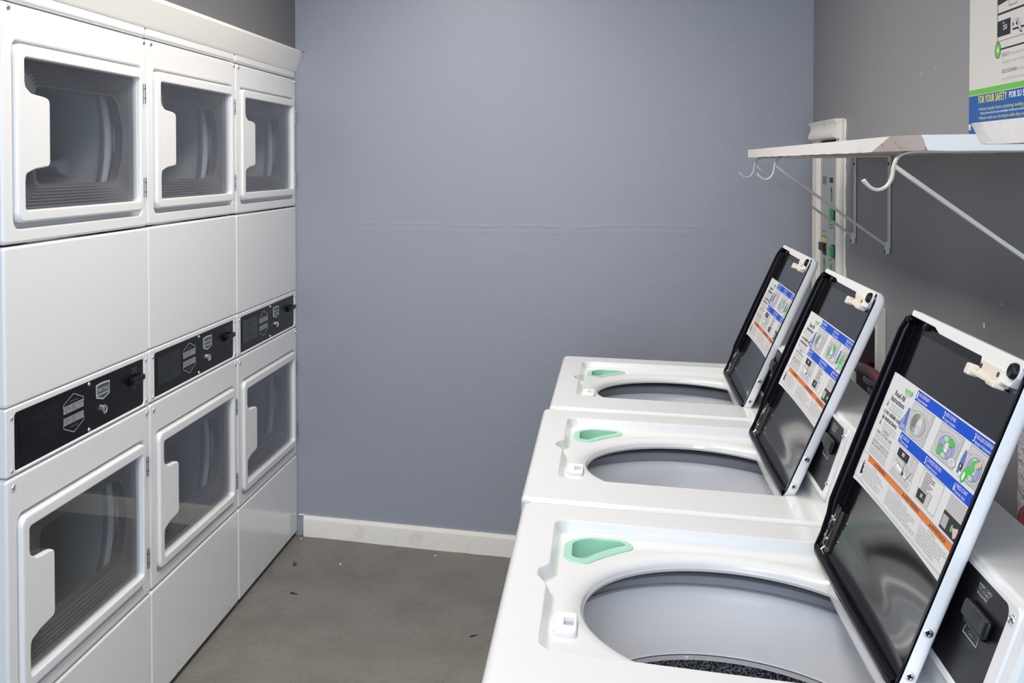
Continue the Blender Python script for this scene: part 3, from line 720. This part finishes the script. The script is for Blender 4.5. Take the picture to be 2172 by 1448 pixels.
    A.text('ATTENTION', .066, .2010, .0038, M['inkgrey'], 3, align='c', w=.031); A.text('FABRIC SOFTENER USERS', .065, .1960, .0038, M['inkgrey'], 3, align='c', w=.074); A.lines(.025, .108, .1938, .0030, 2, .0012, M['midgrey'], 3, .12, 'c')
    A.text('ATENCIÓN A AQUÉLLOS QUE', .064, .1828, .0038, M['inkgrey'], 3, align='c', w=.080); A.text('USAN SUAVIZANTE DE TELAS', .064, .1778, .0038, M['inkgrey'], 3, align='c', w=.080); A.lines(.018, .108, .1760, .0027, 4, .0012, M['midgrey'], 3, .1, 'c')
    # warning block
    A.line([(.0135, .1640), (.3945, .1640)], .0004, M['inkgrey'], 3); A.line([(.0135, .1640), (.0135, .1285), (.3945, .1285)], .0004, M['inkgrey'], 3)
    A.rect(.0385, .1555, .3945, .1635, M['orange'], 3, 16)
    for u, tx, w_ in ((.078, 'WARNING', .042), (.206, 'AVERTISSEMENT', .060), (.315, 'ADVERTENCIA', .050)):
        A.text(tx, u, .1573, .0046, M['ink'], 5, w=w_); A.poly([(u-.008, .1573), (u-.003, .1573), (u-.0055, .1620)], M['ink'], 5)
    for u in (.0385, .145, .280): A.line([(u, .1640), (u, .1285)], .0004, M['inkgrey'], 4)
    A.tpoly([(.017, .139), (.022, .148), (.026, .152), (.030, .153), (.027, .149), (.033, .150), (.029, .146), (.034, .146), (.032, .140), (.036, .137), (.030, .133)], M['ink'], 4)
    for u0, u1 in ((.041, .142), (.148, .277), (.283, .392)):
        A.lines(u0+.025, u0+.055, .1535, .003, 1, .0012, M['midgrey'], 4); A.lines(u0, u1, .1500, .0029, 7, .0011, M['midgrey'], 4, .45)
    A.text('W10', .05, .1245, .0015, M['midgrey'], 4) if False else None
    A.build('instruction_label', lid)

def make_washer():
    t = thing('top_load_washer', '', 'washing machine', (0, 0, 0), 0, 'white top load washers along the right wall')
    XB = .575
    mb = MB()                                                 # cabinet, open at the top
    O = rrect(.004, -HW+.003, XB, HW-.003, .012); I = rrect(.010, -HW+.009, XB-.006, HW-.009, .008)
    mb.loft([[(*p, .03) for p in I], [(*p, .03) for p in O], [(*p, .8845) for p in O], [(*p, .8845) for p in I], [(*p, .035) for p in I]], M['enamel_washer'], True, True)
    mb.build('cabinet', t)
    for x in (.05, XB-.05):
        for y in (-.27, .27):
            mb = MB(); mb.rev([(.018, 0), (.018, .008), (.008, .010), (.008, .034)], (x, y, 0), 'z', M['rubber'], 16, True, True); mb.build('foot', t)
    # top deck with its recess, opening and finger notch
    mb = MB(); b = .010
    L = [[(*p, .8850) for p in rrect(.004, -HW+.004, XB-.004, HW-.004, .012)], [(*p, .8850) for p in rrect(0, -HW, XB, HW, .016)]]
    for k in range(5):
        a = math.pi/2*k/4; i = b*(1-math.cos(a)); L.append([(*p, .917-b+b*math.sin(a)) for p in rrect(i, -HW+i, XB-i, HW-i, .016-i*.6)])
    mb.loft(L, M['enamel_washer'], False)
    rec = fillet([(.4335, -.197, .03), (.4335, .249, .02), (.0535, .249, .024), (.0535, .066, .020), (.0400, .046, .017), (.0395, .020, .017), (.0525, -.006, .020), (.0525, -.197, .03)], 6)
    top = rrect(b, -HW+b, XB-b, HW-b, .010)
    mb.tess([[(*p, .917) for p in top], [(*p, .917) for p in rec]], M['enamel_washer'])
    L = []
    for d, z in ((0, .917), (.0012, .9165), (.0024, .9150), (.0060, .9065), (.0085, .9010), (.0105, .8994), (.0125, .899)): L.append([(*p, z) for p in (offset(rec, d) if d else rec)])
    mb.loft(L, M['enamel_washer']); floor_loop = offset(rec, .0125)
    d_out = dloop(.290, .217, .4190); cup_hole = offset(smooth_loop(CUP_OUT)[::-1], .003)
    mb.tess([[(*p, .899) for p in floor_loop], [(*p, .899) for p in d_out], [(*p, .899) for p in cup_hole]], M['enamel_washer'])
    L = []
    for k in range(8):
        f = k/7; L.append([(*p, .899-.0135*(1-math.cos(f*1.25))/(1-math.cos(1.25))) for p in dloop(.290, .217-.026*math.sin(f*1.5)/math.sin(1.5), .4190-.005*f)])
    L.append([(*p, .8845) for p in dloop(.290, .1900, .4140)]); L.append([(*p, .8805) for p in dloop(.290, .1905, .4145)]); L.append([(*p, .882) for p in dloop(.290, .213, .417)])
    mb.loft(L, M['enamel_washer'])
    mb.build('top_deck', t, angle=40)
    mb = MB(); mb.rev([(.205, .868), (.248, .866), (.250, .80), (.250, .55)], (.290, 0, 0), 'z', M['tub'], 72); mb.build('outer_tub', t)
    mb = MB()
    mb.rev([(.236, .790), (.236, .827), (.234, .838), (.228, .844), (.221, .844), (.215, .839), (.211, .829), (.208, .812), (.1955, .7595), (.1935, .757)], (.290, .006, 0), 'z', M['ring'], 80)
    mb.rev([(.1935, .757), (.1940, .755)], (.290, .006, 0), 'z', M['inkgrey'], 80)
    mb.rev([(.1940, .755), (.1945, .748), (.1965, .747)], (.290, .006, 0), 'z', M['ring'], 80)
    for a in (105, 285): mb.rev([(.0001, 0), (.0025, 0), (.0025, .0035), (.0001, .0035)], (.290+.1935*math.cos(R_(a)), .006+.1935*math.sin(R_(a)), .7490), 'z', M['ring'], 10)
    mb.rev([(.1965, .747), (.212, .740), (.217, .70), (.217, .44), (.20, .42), (.001, .42)], (.290, .006, 0), 'z', M['speckle'], 80)
    mb.build('wash_basket', t)
    mb = MB(); mb.rev([(.17, .425), (.16, .445), (.06, .47), (.03, .50), (.0001, .505)], (.290, .006, 0), 'z', M['tub'], 40)
    for k in range(4):
        a = R_(90*k+20); mb.box(-.012, .03, .44, .012, .15, .48, M['tub'], .008, T=lambda x, y, z, a=a: (.290+x*math.cos(a)-y*math.sin(a), .006+x*math.sin(a)+y*math.cos(a), z))
    mb.build('impeller', t)
    # bleach cup
    mb = MB(); o, i = smooth_loop(CUP_OUT)[::-1], smooth_loop(CUP_IN)[::-1]
    mb.loft([[(*p, .8985) for p in o], [(*p, .9000) for p in o], [(*p, .9006) for p in offset(o, .0012)], [(*p, .9002) for p in i], [(*p, .8985) for p in offset(i, .0006)], [(*p, .884) for p in offset(i, .0014)], [(*p, .8765) for p in offset(i, .0024)], [(*p, .8745) for p in offset(i, .0050)]], M['mint'])
    fl = offset(i, .0050); mb.tess([[(*p, .8745) for p in fl]], M['mint']); mb.add([(.0955+.005*math.cos(a), .149+.0035*math.sin(a), .8748) for a in [2*math.pi*k/12 for k in range(12)]], [list(range(12))], M['slot'])
    mb.build('bleach_cup', t)
    # latch receiver
    mb = MB(); T0 = lambda u, v, h: (u, v, h)
    plate(mb, (.0660, -.1165, .0945, -.0600), .007, .8985, .9060, .0025, T0, M['plastic'], (.0790, -.0985, .0905, -.0760, .001), .001)
    mb.box(.079, -.0985, .8990, .0905, -.0760, .9000, M['midgrey']); mb.add([(.072, -.079, .9061), (.079, -.076, .9061), (.0905, -.076, .9061), (.088, -.068, .9061)], [[0, 1, 2, 3]], M['white'])
    mb.build('latch_receiver', t)
    # console at the back
    mb = MB(); prof = fillet([(.452, .9165, 0), (XB, .9165, 0), (XB, 1.0575, .006), (.4905, 1.0605, .007), (.4555, .947, .004)], 4)
    L = []
    for y, k in ((-.319, .004), (-.3165, .0012), (-.315, 0), (.315, 0), (.3165, .0012), (.319, .004)): L.append([(x, y, z) for x, z in (offset(prof, k) if k else prof)])
    mb.loft(L, M['enamel_washer'], True, True); con = mb.build('console', t)
    a = math.atan2(.361-.330, 1.051-.9495); sa, ca = math.sin(a), math.cos(a)
    TC = lambda u, v, h: (.4552+v*sa-h*ca, -u, .9495+v*ca+h*sa)
    mb = MB(); plate(mb, (-.300, -.006, .300, .1115), .010, -.002, .0018, .0015, TC, M['enamel_washer'], (-.2795, .002, .2795, .1055, .012), .0012); mb.build('panel_frame', con)
    mb = MB(); plate(mb, (-.2795, .002, .2795, .1055), .012, -.001, .0008, .0004, TC, M['fascia_black']); cp = mb.build('control_panel', con)
    for u, v in ((.289, .098), (.288, .020), (-.289, .098), (-.288, .020)):
        o = screw(con, TC(u, v, .0018), .0048, 'z'); o.rotation_euler = (0, -(math.pi/2-a), 0)
    mb = MB(); mb.box(.200, .0620, .0008, .2625, .0810, .0085, M['rubber'], .004, T=TC); mb.box(.204, .0580, .0008, .254, .0625, .005, M['rubber'], .001, T=TC); mb.box(.251, .0645, .0075, .260, .0785, .0090, M['slot'], .002, T=TC)
    A = Art(lambda u, v, h: TC(u, v, h+.0010), mb)
    for i, tx in enumerate(('INSERT CARD', 'TO START', 'WASHER')): A.text(tx, .203, .0968-.0042*i, .0030, M['silver'], 2, w=(.033, .030, .028)[i])
    A.line([(.208, .0590), (.204, .0470), (.242, .0470), (.240, .0590)], .0010, M['silver'], 2, True); A.rect(.210, .0555, .238, .0585, M['silver'], 2); A.text('CARD', .223, .0495, .0035, M['print_grey'], 3, align='c')
    mb.build('card_reader', cp)
    mb = MB(); A = Art(lambda u, v, h: TC(u, v, h+.0010), mb); A.rect(-.20, .03, -.02, .085, M['display'], 1); A.ell(.133, .0665, .0085, .0085, M['btn'], 2); A.ell(.105, .0665, .006, .006, M['print_grey'], 2); A.ell(.075, .0665, .006, .006, M['print_grey'], 2)
    mb.build('button_row', cp)
    lid = make_lid(t)
    return t

def set_lid(t, ang, yfar, x=.411, z=.912):
    l = find(t, 'lid')[0]; s, c = math.sin(R_(ang)), math.cos(R_(ang))
    m = Matrix(((0, s, -c, x), (-1, 0, 0, yfar), (0, c, s, z), (0, 0, 0, 1))); l.matrix_local = m
ws = make_washer()
wash = [ws, copy_tree(ws), copy_tree(ws)]
for i, (t, loc, rz, ang, yf, lab) in enumerate(zip(wash, ((-.124, 1.369, 0), (-.128, 2.027, 0), (-.112, 2.690, 0)), (0, -.2, -.8), (19.0, 22.0, 22.5), (.228, .222, .196),
        ('white top load washer nearest the camera, open lid cut by the right edge', 'white top load washer between the other two, lid open', 'white top load washer farthest from the camera, lid open, nearest the back wall'))):
    t.location = loc; t.rotation_euler = (0, 0, R_(rz)); t['label'] = lab; set_lid(t, ang, yf)

# ------------------------------------------------------------------ shelves on the right wall
def shelf_board(name, label, outline, z0, z1, chip=(), low=None):
    mb = MB(); n = len(outline); low = low or outline
    mb.tess([[(*p, z1) for p in outline]], M['shelf']); mb.tess([[(*p, z0) for p in low]], M['under'])
    for i in range(n):
        a, b = outline[i], outline[(i+1) % n]; c, d = low[i], low[(i+1) % n]; k = max(1, int(math.dist(a, b)/.03)); up_, dn = [], []
        for q in range(k+1):
            f = q/k; x, y = a[0]+(b[0]-a[0])*f, a[1]+(b[1]-a[1])*f
            up_.append((x, y, z1)); dn.append((c[0]+(d[0]-c[0])*f, c[1]+(d[1]-c[1])*f, z0-(random.uniform(0, .0012) if 0 < q < k else 0)))
        mid = [(x-.0006, y, (z0+z1)/2) for x, y, _ in up_]
        mb.loft([dn, up_], M['raw'] if i in chip else M['shelf'], closed=False)
    return tag(mb.build(name, weighted=False, angle=25), label, 'shelf', 'painted wall shelves')
shelf_board('wall_shelf', 'long white painted wooden shelf on three hooked brackets, with a chipped corner', [(XR-.001, 1.640), (.428, 1.640), (.416, 1.662), (.407, 1.715), (.408, 3.285), (XR-.001, 3.285)], 1.4785, 1.5005, (1, 2), [(XR-.001, 1.640), (.436, 1.640), (.423, 1.680), (.407, 1.825), (.408, 3.285), (XR-.001, 3.285)])
shelf_board('wall_shelf', 'white painted shelf board nearest the camera, cut by the right edge under the poster', [(XR-.001, -.35), (.362, -.35), (.362, 1.205), (.3640, 1.222), (.371, 1.234), (.383, 1.241), (.400, 1.243), (XR-.001, 1.244)], 1.4802, 1.5020, (), [(XR-.001, -.35), (.362, -.35), (.362, 1.180), (.3665, 1.200), (.376, 1.216), (.389, 1.224), (.404, 1.227), (XR-.001, 1.228)])

def make_bracket():
    t = thing('shelf_bracket', '', 'bracket', (0, 0, 0), 0, 'cream hooked shelf brackets')
    sec = [(-.0072, -.0022), (-.0060, .0004), (-.0022, .0016), (0, .0004), (.0022, .0016), (.0060, .0004), (.0072, -.0022), (0, -.0036)]
    mb = MB(); z0 = 1.4762                                     # top arm running into the hook
    hook = [(XR-.002, z0), (.50, z0), (.452, z0), (.4400, z0-.0012), (.4300, z0-.0045), (.4240, z0-.0120), (.4210, z0-.0230), (.4190, z0-.0370), (.4145, z0-.0475), (.4080, z0-.0545), (.3990, z0-.0575), (.3900, z0-.0545), (.3830, z0-.0480), (.3785, z0-.0425)]
    Q = [Vector((x, 0, z)) for x, z in hook]; Q = [Q[0]]+Q+[Q[-1]]; P = []
    for i in range(1, len(Q)-2):
        for q in range(5):
            f = q/5; a, b, c, d = Q[i-1], Q[i], Q[i+1], Q[i+2]
            P.append((.5*((2*b)+(c-a)*f+(2*a-5*b+4*c-d)*f*f+(3*b-a-3*c+d)*f**3))[:])
    P.append(Q[-1][:]); k = [1.0]*(len(P)-10)+[1+.03*q for q in range(10)]
    mb.sweep(P, sec, M['bracket'], True, Vector((0, 1, 0)), k); mb.build('hook_arm', t)
    mb = MB(); mb.sweep([(.4205, 0, 1.4560), (.55, 0, 1.3525), (.674, 0, 1.2550)], [(-.0056, -.0030), (-.0044, .0028), (-.0012, .0034), (0, .0014), (.0012, .0034), (.0044, .0028), (.0056, -.0030)], M['bracket'], True, Vector((0, 1, 0))); mb.build('brace', t)
    mb = MB(); mb.box(XR-.0045, -.010, 1.2480, XR-.001, .010, z0, M['bracket'], .001); mb.box(XR-.012, -.0075, 1.2330, XR-.001, .0075, 1.2650, M['bracket'], .003)
    mb.build('wall_plate', t)
    mb = MB(); mb.rev([(.0045, 0), (.0045, -.0012), (.0001, -.0016)], (0, 0, 0), 'x', M['ink'], 12); o = mb.build('screw', t); o.location = (XR-.012, -.001, 1.2400)
    o = o.copy(); COL.objects.link(o); o.location = (XR-.0045, -.001, 1.458)
    return t
br = make_bracket()
for i, (y, dz, lab) in enumerate(((3.2375, 0, 'cream hooked shelf bracket farthest from the camera, by the corner panel'), (2.8736, 0, 'cream hooked shelf bracket between the farthest one and the bright white near one'), (1.75, .001, 'bright white hooked shelf bracket under the chipped shelf corner'))):
    b_ = br if i == 0 else copy_tree(br); b_.location = (0, y, dz-.0002); b_['label'] = lab

# ------------------------------------------------------------------ payment panel in its frame
t = thing('payment_panel', 'steel payment panel with green buttons in a white moulded frame in the far corner', 'payment panel', (XR, 3.40, .60))
def TP(u, v, h): return (-h, .463-u, v)                       # u from the corner towards the camera, local to the panel
mb = MB(); z1 = .985
mb.box(.060, 0, .0, .166, z1, .0125, M['trim'], .003, T=TP); mb.box(.105, 0, .010, .150, z1, .0150, M['trim'], .002, T=TP)
mb.box(.428, 0, .0, .476, z1+.008, .0135, M['trim'], .002, T=TP); mb.box(.436, 0, .010, .466, z1-.06, .0150, M['trim'], .0015, T=TP)
L = [[], []]
for q in range(40):
    v = .30+.69*q/39; L[0].append(TP(.482, v, .0022)); L[1].append(TP(.502+random.uniform(-.006, .006)+(.018*math.exp(-((v-.50)/.03)**2)), v, .0004))
mb.loft(L, M['flake'], closed=False)
mb.build('frame', t)
mb = MB(); prof = [(.0, .932), (.021, .934), (.027, .937), (.0295, .942), (.0290, .950), (.0255, .958), (.0225, .966), (.0215, .974), (.0235, .982), (.0275, .987), (.0280, .992), (.0, .993)]
mb.loft([[TP(u, v, h) for h, v in prof] for u in (.080, .4755)], M['trim'], True, True)
mb.build('moulding', t)
mb = MB(); mb.box(.150, 0, .0, .440, .905, .006, M['steel'], T=TP); mb.box(.150, .905, .0, .440, .935, .004, M['scrap'], T=TP)
A = Art(lambda u, v, h: TP(u, v, h+.0062), mb)
def arrow(u, v0, v1, w_, tip=.35):
    A.tpoly([(u-w_, v0), (u+w_, v0), (u+w_*.8, v1-(v1-v0)*tip), (u-w_*.8, v1-(v1-v0)*tip)], M['btn'], 1); A.poly([(u-w_*.8, v1-(v1-v0)*tip), (u+w_*.8, v1-(v1-v0)*tip), (u, v1)], M['ink'], 1)
A.rect(.195, .793, .257, .818, M['inkgrey'], 1); A.rect(.303, .799, .355, .815, M['ink'], 1)
arrow(.331, .740, .790, .016)
A.lines(.298, .362, .690, .0095, 4, .005, M['inkgrey'], 1, .3, 'c'); A.lines(.372, .388, .685, .0095, 7, .005, M['inkgrey'], 1, .3)
A.lines(.200, .250, .645, .012, 1, .005, M['inkgrey'], 1); A.lines(.185, .268, .628, .012, 1, .005, M['inkgrey'], 1)
A.rect(.195, .606, .250, .624, M['yellow'], 1); arrow(.228, .500, .563, .015)
A.rect(.318, .490, .345, .543, M['btn'], 1); A.poly([(.318, .543), (.345, .543), (.332, .551)], M['btn'], 1); A.lines(.305, .355, .562, .01, 1, .005, M['inkgrey'], 1)
A.lines(.372, .388, .565, .011, 9, .005, M['inkgrey'], 1, .2)
mb.build('steel_plate', t)
for v0 in (.686, .570):
    mb = MB(); mb.box(.362, v0, .005, .425, v0+.040, .013, M['slot'], .002, T=TP); mb.box(.366, v0+.003, .008, .403, v0+.037, .019, M['btn'], .004, T=TP); mb.build('push_button', t)
mb = MB(); mb.box(.190, .580, .005, .255, .606, .016, M['slot'], .002, T=TP); mb.box(.215, .568, .005, .258, .581, .010, M['slot'], .002, T=TP); mb.build('card_slot', t)

# ------------------------------------------------------------------ trimmed recess and hoses behind the washers
mb = MB(); y0, z0, y1, z1 = holes[1]; f = XR-.0215
def fr(a, b, c, d): mb.box(f, a, c, XR, b, d, M['trim_white'], .002)
fr(2.905, 2.924, .66, 1.092); fr(3.215, 3.250, .66, 1.092); fr(2.924, 3.215, 1.072, 1.092)
struct(mb.build('trim_2'))
def hose(pts, r, m, name, label):
    P = []; Q = [Vector(p) for p in pts]; Q = [Q[0]]+Q+[Q[-1]]
    for i in range(1, len(Q)-2):
        for k in range(10):
            t = k/10; a, b, c, d = Q[i-1], Q[i], Q[i+1], Q[i+2]
            P.append((.5*((2*b)+(c-a)*t+(2*a-5*b+4*c-d)*t*t+(3*b-a-3*c+d)*t**3))[:])
    P.append(Q[-1][:]); mb = MB(); mb.tube(P, r, m, 14, True, Vector((1, 0, 0)))
    return tag(mb.build(name), label, 'hose', 'water hoses behind the washers')
hp = [(.825, 3.16, .905), (.74, 3.08, .915), (.65, 2.95, .938), (.60, 2.77, .966), (.575, 2.56, .992), (.552, 2.36, 1.000), (.535, 2.22, .95), (.53, 2.16, .80)]
def beside(k, dx, dz): return [(x+dx*q/7, y-k*.035*max(0, q-4.5)/2.5, z+dz) for q, (x, y, z) in enumerate(hp)]
hose(hp, .011, M['hose_red'], 'water_hose', 'dark red water hose looping out of the trimmed recess, topmost of the three')
hose([(x, y, z) for x, y, z in beside(-1, .034, -.0300)], .010, M['hose_blue'], 'water_hose', 'dark blue water hose looping out of the trimmed recess just below the red one')
hose([(min(x, .832), y, z) for x, y, z in beside(-2, .066, -.0600)], .012, M['rubber'], 'drain_hose', 'black drain hose looping out of the trimmed recess below the blue hose')
hose([(.82, 1.96, .895), (.72, 1.91, .910), (.64, 1.84, .925), (.595, 1.74, .925), (.58, 1.62, .87), (.575, 1.55, .72)], .012, M['hose_red'], 'water_hose', 'red hose behind the nearest washer, at the right edge of the picture')

# ------------------------------------------------------------------ instruction poster
SX = .674
def TS(u, v, h): return (SX-h, 2.2745-u, v)
mb = MB(); mb.box(0, 1.4860, -.006, .80, 2.35, 0, M['signpaper'], .0005, 1, T=TS); A = Art(TS, mb, .00004)
A.rect(0, 1.4860, .80, 1.5868, M['signblue'], 1); A.rect(0, 1.5868, .80, 1.5880, M['signpaper'], 2); A.rect(0, 1.5880, .80, 1.5982, M['signgreen'], 1)
A.text('FOR YOUR SAFETY', .0530, 1.5712, .0138, M['yellow'], 3, w=.1400, bold=.0006); A.text('POR SU SEGURIDAD', .2045, 1.5730, .0105, M['white'], 3, w=.150, bold=.0004)
for v, tx, m_, h_ in ((1.5572, 'Never launder items containing cooking oil,', 'yellow', .0062), (1.5500, 'Nunca lave artículos que contengan aceite para cocinar,', 'white', .0046), (1.5405, 'Never reach into the dryers while they are operating', 'yellow', .0062)):
    A.text(tx, .0640, v, h_, M[m_], 3, w=.222 if m_ == 'yellow' and 'cook' in tx else (.215 if m_ == 'white' else .262))
for v in (1.5600, 1.5435): A.ell(.058, v, .0018, .0018, M['white'], 3)
k = M['ink']
A.line([(.1462, 1.90), (.1462, 1.6735)], .0022, k, 2)
A.line([(.1462, 1.7240), (.70, 1.7240)], .0036, k, 2); A.line([(.1462, 1.6610), (.70, 1.6610)], .0030, k, 2); A.line([(.1462, 1.6760), (.70, 1.6760)], .0008, k, 2)
A.rect(.1475, 1.6835, .2075, 1.7115, k, 2); A.text('250', .1725, 1.6940, .0085, M['white'], 3, w=.019); A.rect(.1720, 1.7055, .1785, 1.7072, M['white'], 3)
A.tpoly([(.1475, 1.7400), (.1475, 1.90), (.24, 1.90), (.205, 1.7440)], k, 2)
A.frame(.200, 1.7330, .235, 1.7560, .0015, M['inkgrey'], 4); A.rect(.2010, 1.7340, .2340, 1.7550, M['signpaper'], 3)
A.rect(.2160, 1.6955, .2215, 1.7010, k, 2); A.rect(.2320, 1.6955, .2380, 1.7010, k, 2); A.rect(.2165, 1.6880, .2700, 1.6915, k, 2); A.lines(.213, .26, 1.7075, .003, 2, .0012, M['midgrey'], 2)
A.tpoly([(.2350, 1.7060), (.2430, 1.7030), (.2560, 1.6900), (.2600, 1.6800), (.2500, 1.6820), (.2410, 1.6900)], k, 4); A.tpoly([(.2375, 1.7045), (.2430, 1.7015), (.2545, 1.6895), (.2570, 1.6825), (.2510, 1.6840), (.2425, 1.6915)], M['signpaper'], 5)
A.ell(.1490, 1.6605, .0145, .0148, k, 5); A.ell(.1490, 1.6605, .0128, .0132, M['signgreen'], 6); A.text('4', .1490, 1.6545, .0120, M['white'], 7, align='c', w=.0095, bold=.0005)
A.text('SELECT', .1680, 1.6468, .0066, M['inkgrey'], 3, w=.0360, bold=.0003); A.text('temperature', .2065, 1.6468, .0066, M['midgrey'], 3, w=.060); A.text('setting to start dryer.', .1690, 1.6345, .0066, M['midgrey'], 3, w=.106)
A.text('SELECCIONAR', .1695, 1.6178, .0066, M['inkgrey'], 3, w=.0680, bold=.0003); A.text('la temperatura', .2400, 1.6178, .0066, M['midgrey'], 3, w=.070); A.text('para encender la secadora.', .1715, 1.6050, .0066, M['midgrey'], 3, w=.132)
for u, v in ((.006, 1.528), (.038, 1.529)):
    mb.rev([(.0001, 0)], (0, 0, 0), 'x', M['flake'], 3) if False else A.ell(u, v, .0065, .0060, M['flake'], 4); A.ell(u, v-.001, .003, .0032, M['inkgrey'], 5)
tag(A.build('instruction_poster'), 'white and blue safety instruction poster with a green stripe on the right wall', 'poster')

# ------------------------------------------------------------------ bits on the floor
def crumb(name, label, cat, loc, r, m, flat=1.0, group=None):
    bm = bmesh.new(); bmesh.ops.create_icosphere(bm, subdivisions=2, radius=r)
    for v in bm.verts: v.co *= random.uniform(.8, 1.15); v.co.z *= flat
    lo = min(v.co.z for v in bm.verts)
    for v in bm.verts: v.co.z -= lo
    me = bpy.data.meshes.new(name); bm.to_mesh(me); bm.free(); me.materials.append(m)
    for p in me.polygons: p.use_smooth = True
    o = bpy.data.objects.new(name, me); COL.objects.link(o); o.location = loc; return tag(o, label, cat, group)
def at_floor(px, py):
    d = rt*((px-XP)/F_PX) - up*((py-YP)/F_PX) + fw; k = -EYE/d.z; return (d.x*k, d.y*k, 0)
crumb('lint_ball', 'small blue grey lint ball on the floor by the farthest dryer', 'lint', at_floor(625.5, 1199), .0075, M['lint'])
def scrap(pts, label):
    P = [at_floor(*p) for p in pts]; mb = MB(); mb.add([(x, y, .0008) for x, y, z in P]+[(x, y, 0) for x, y, z in P], [list(range(len(P)))]+[[i, (i+1) % len(P), len(P)+(i+1) % len(P), len(P)+i] for i in range(len(P))], M['scrap'])
    tag(mb.build('scrap', weighted=False), label, 'debris')
scrap([(615, 1258), (620, 1255), (626, 1258), (632, 1260), (628, 1261), (622, 1259), (617, 1260)], 'dark torn scrap on the floor between the dryers and the baseboard')
scrap([(996, 1349), (1002, 1347), (1010, 1346), (1016, 1345), (1009, 1348), (1002, 1351), (997, 1351)], 'dark scrap on the floor beside the nearest washer')
for i, (px, py, lab) in enumerate(((722, 1197, 'tiny white paint flake on the floor in front of the farthest dryer'), (923, 1179, 'tiny white paint flake on the floor under the baseboard'), (638, 1143, 'pale crumb on the floor in the corner at the end of the baseboard'))):
    crumb('paint_flake', lab, 'debris', at_floor(px, py), .0045, M['flake'], .4, 'pale flakes on the floor')
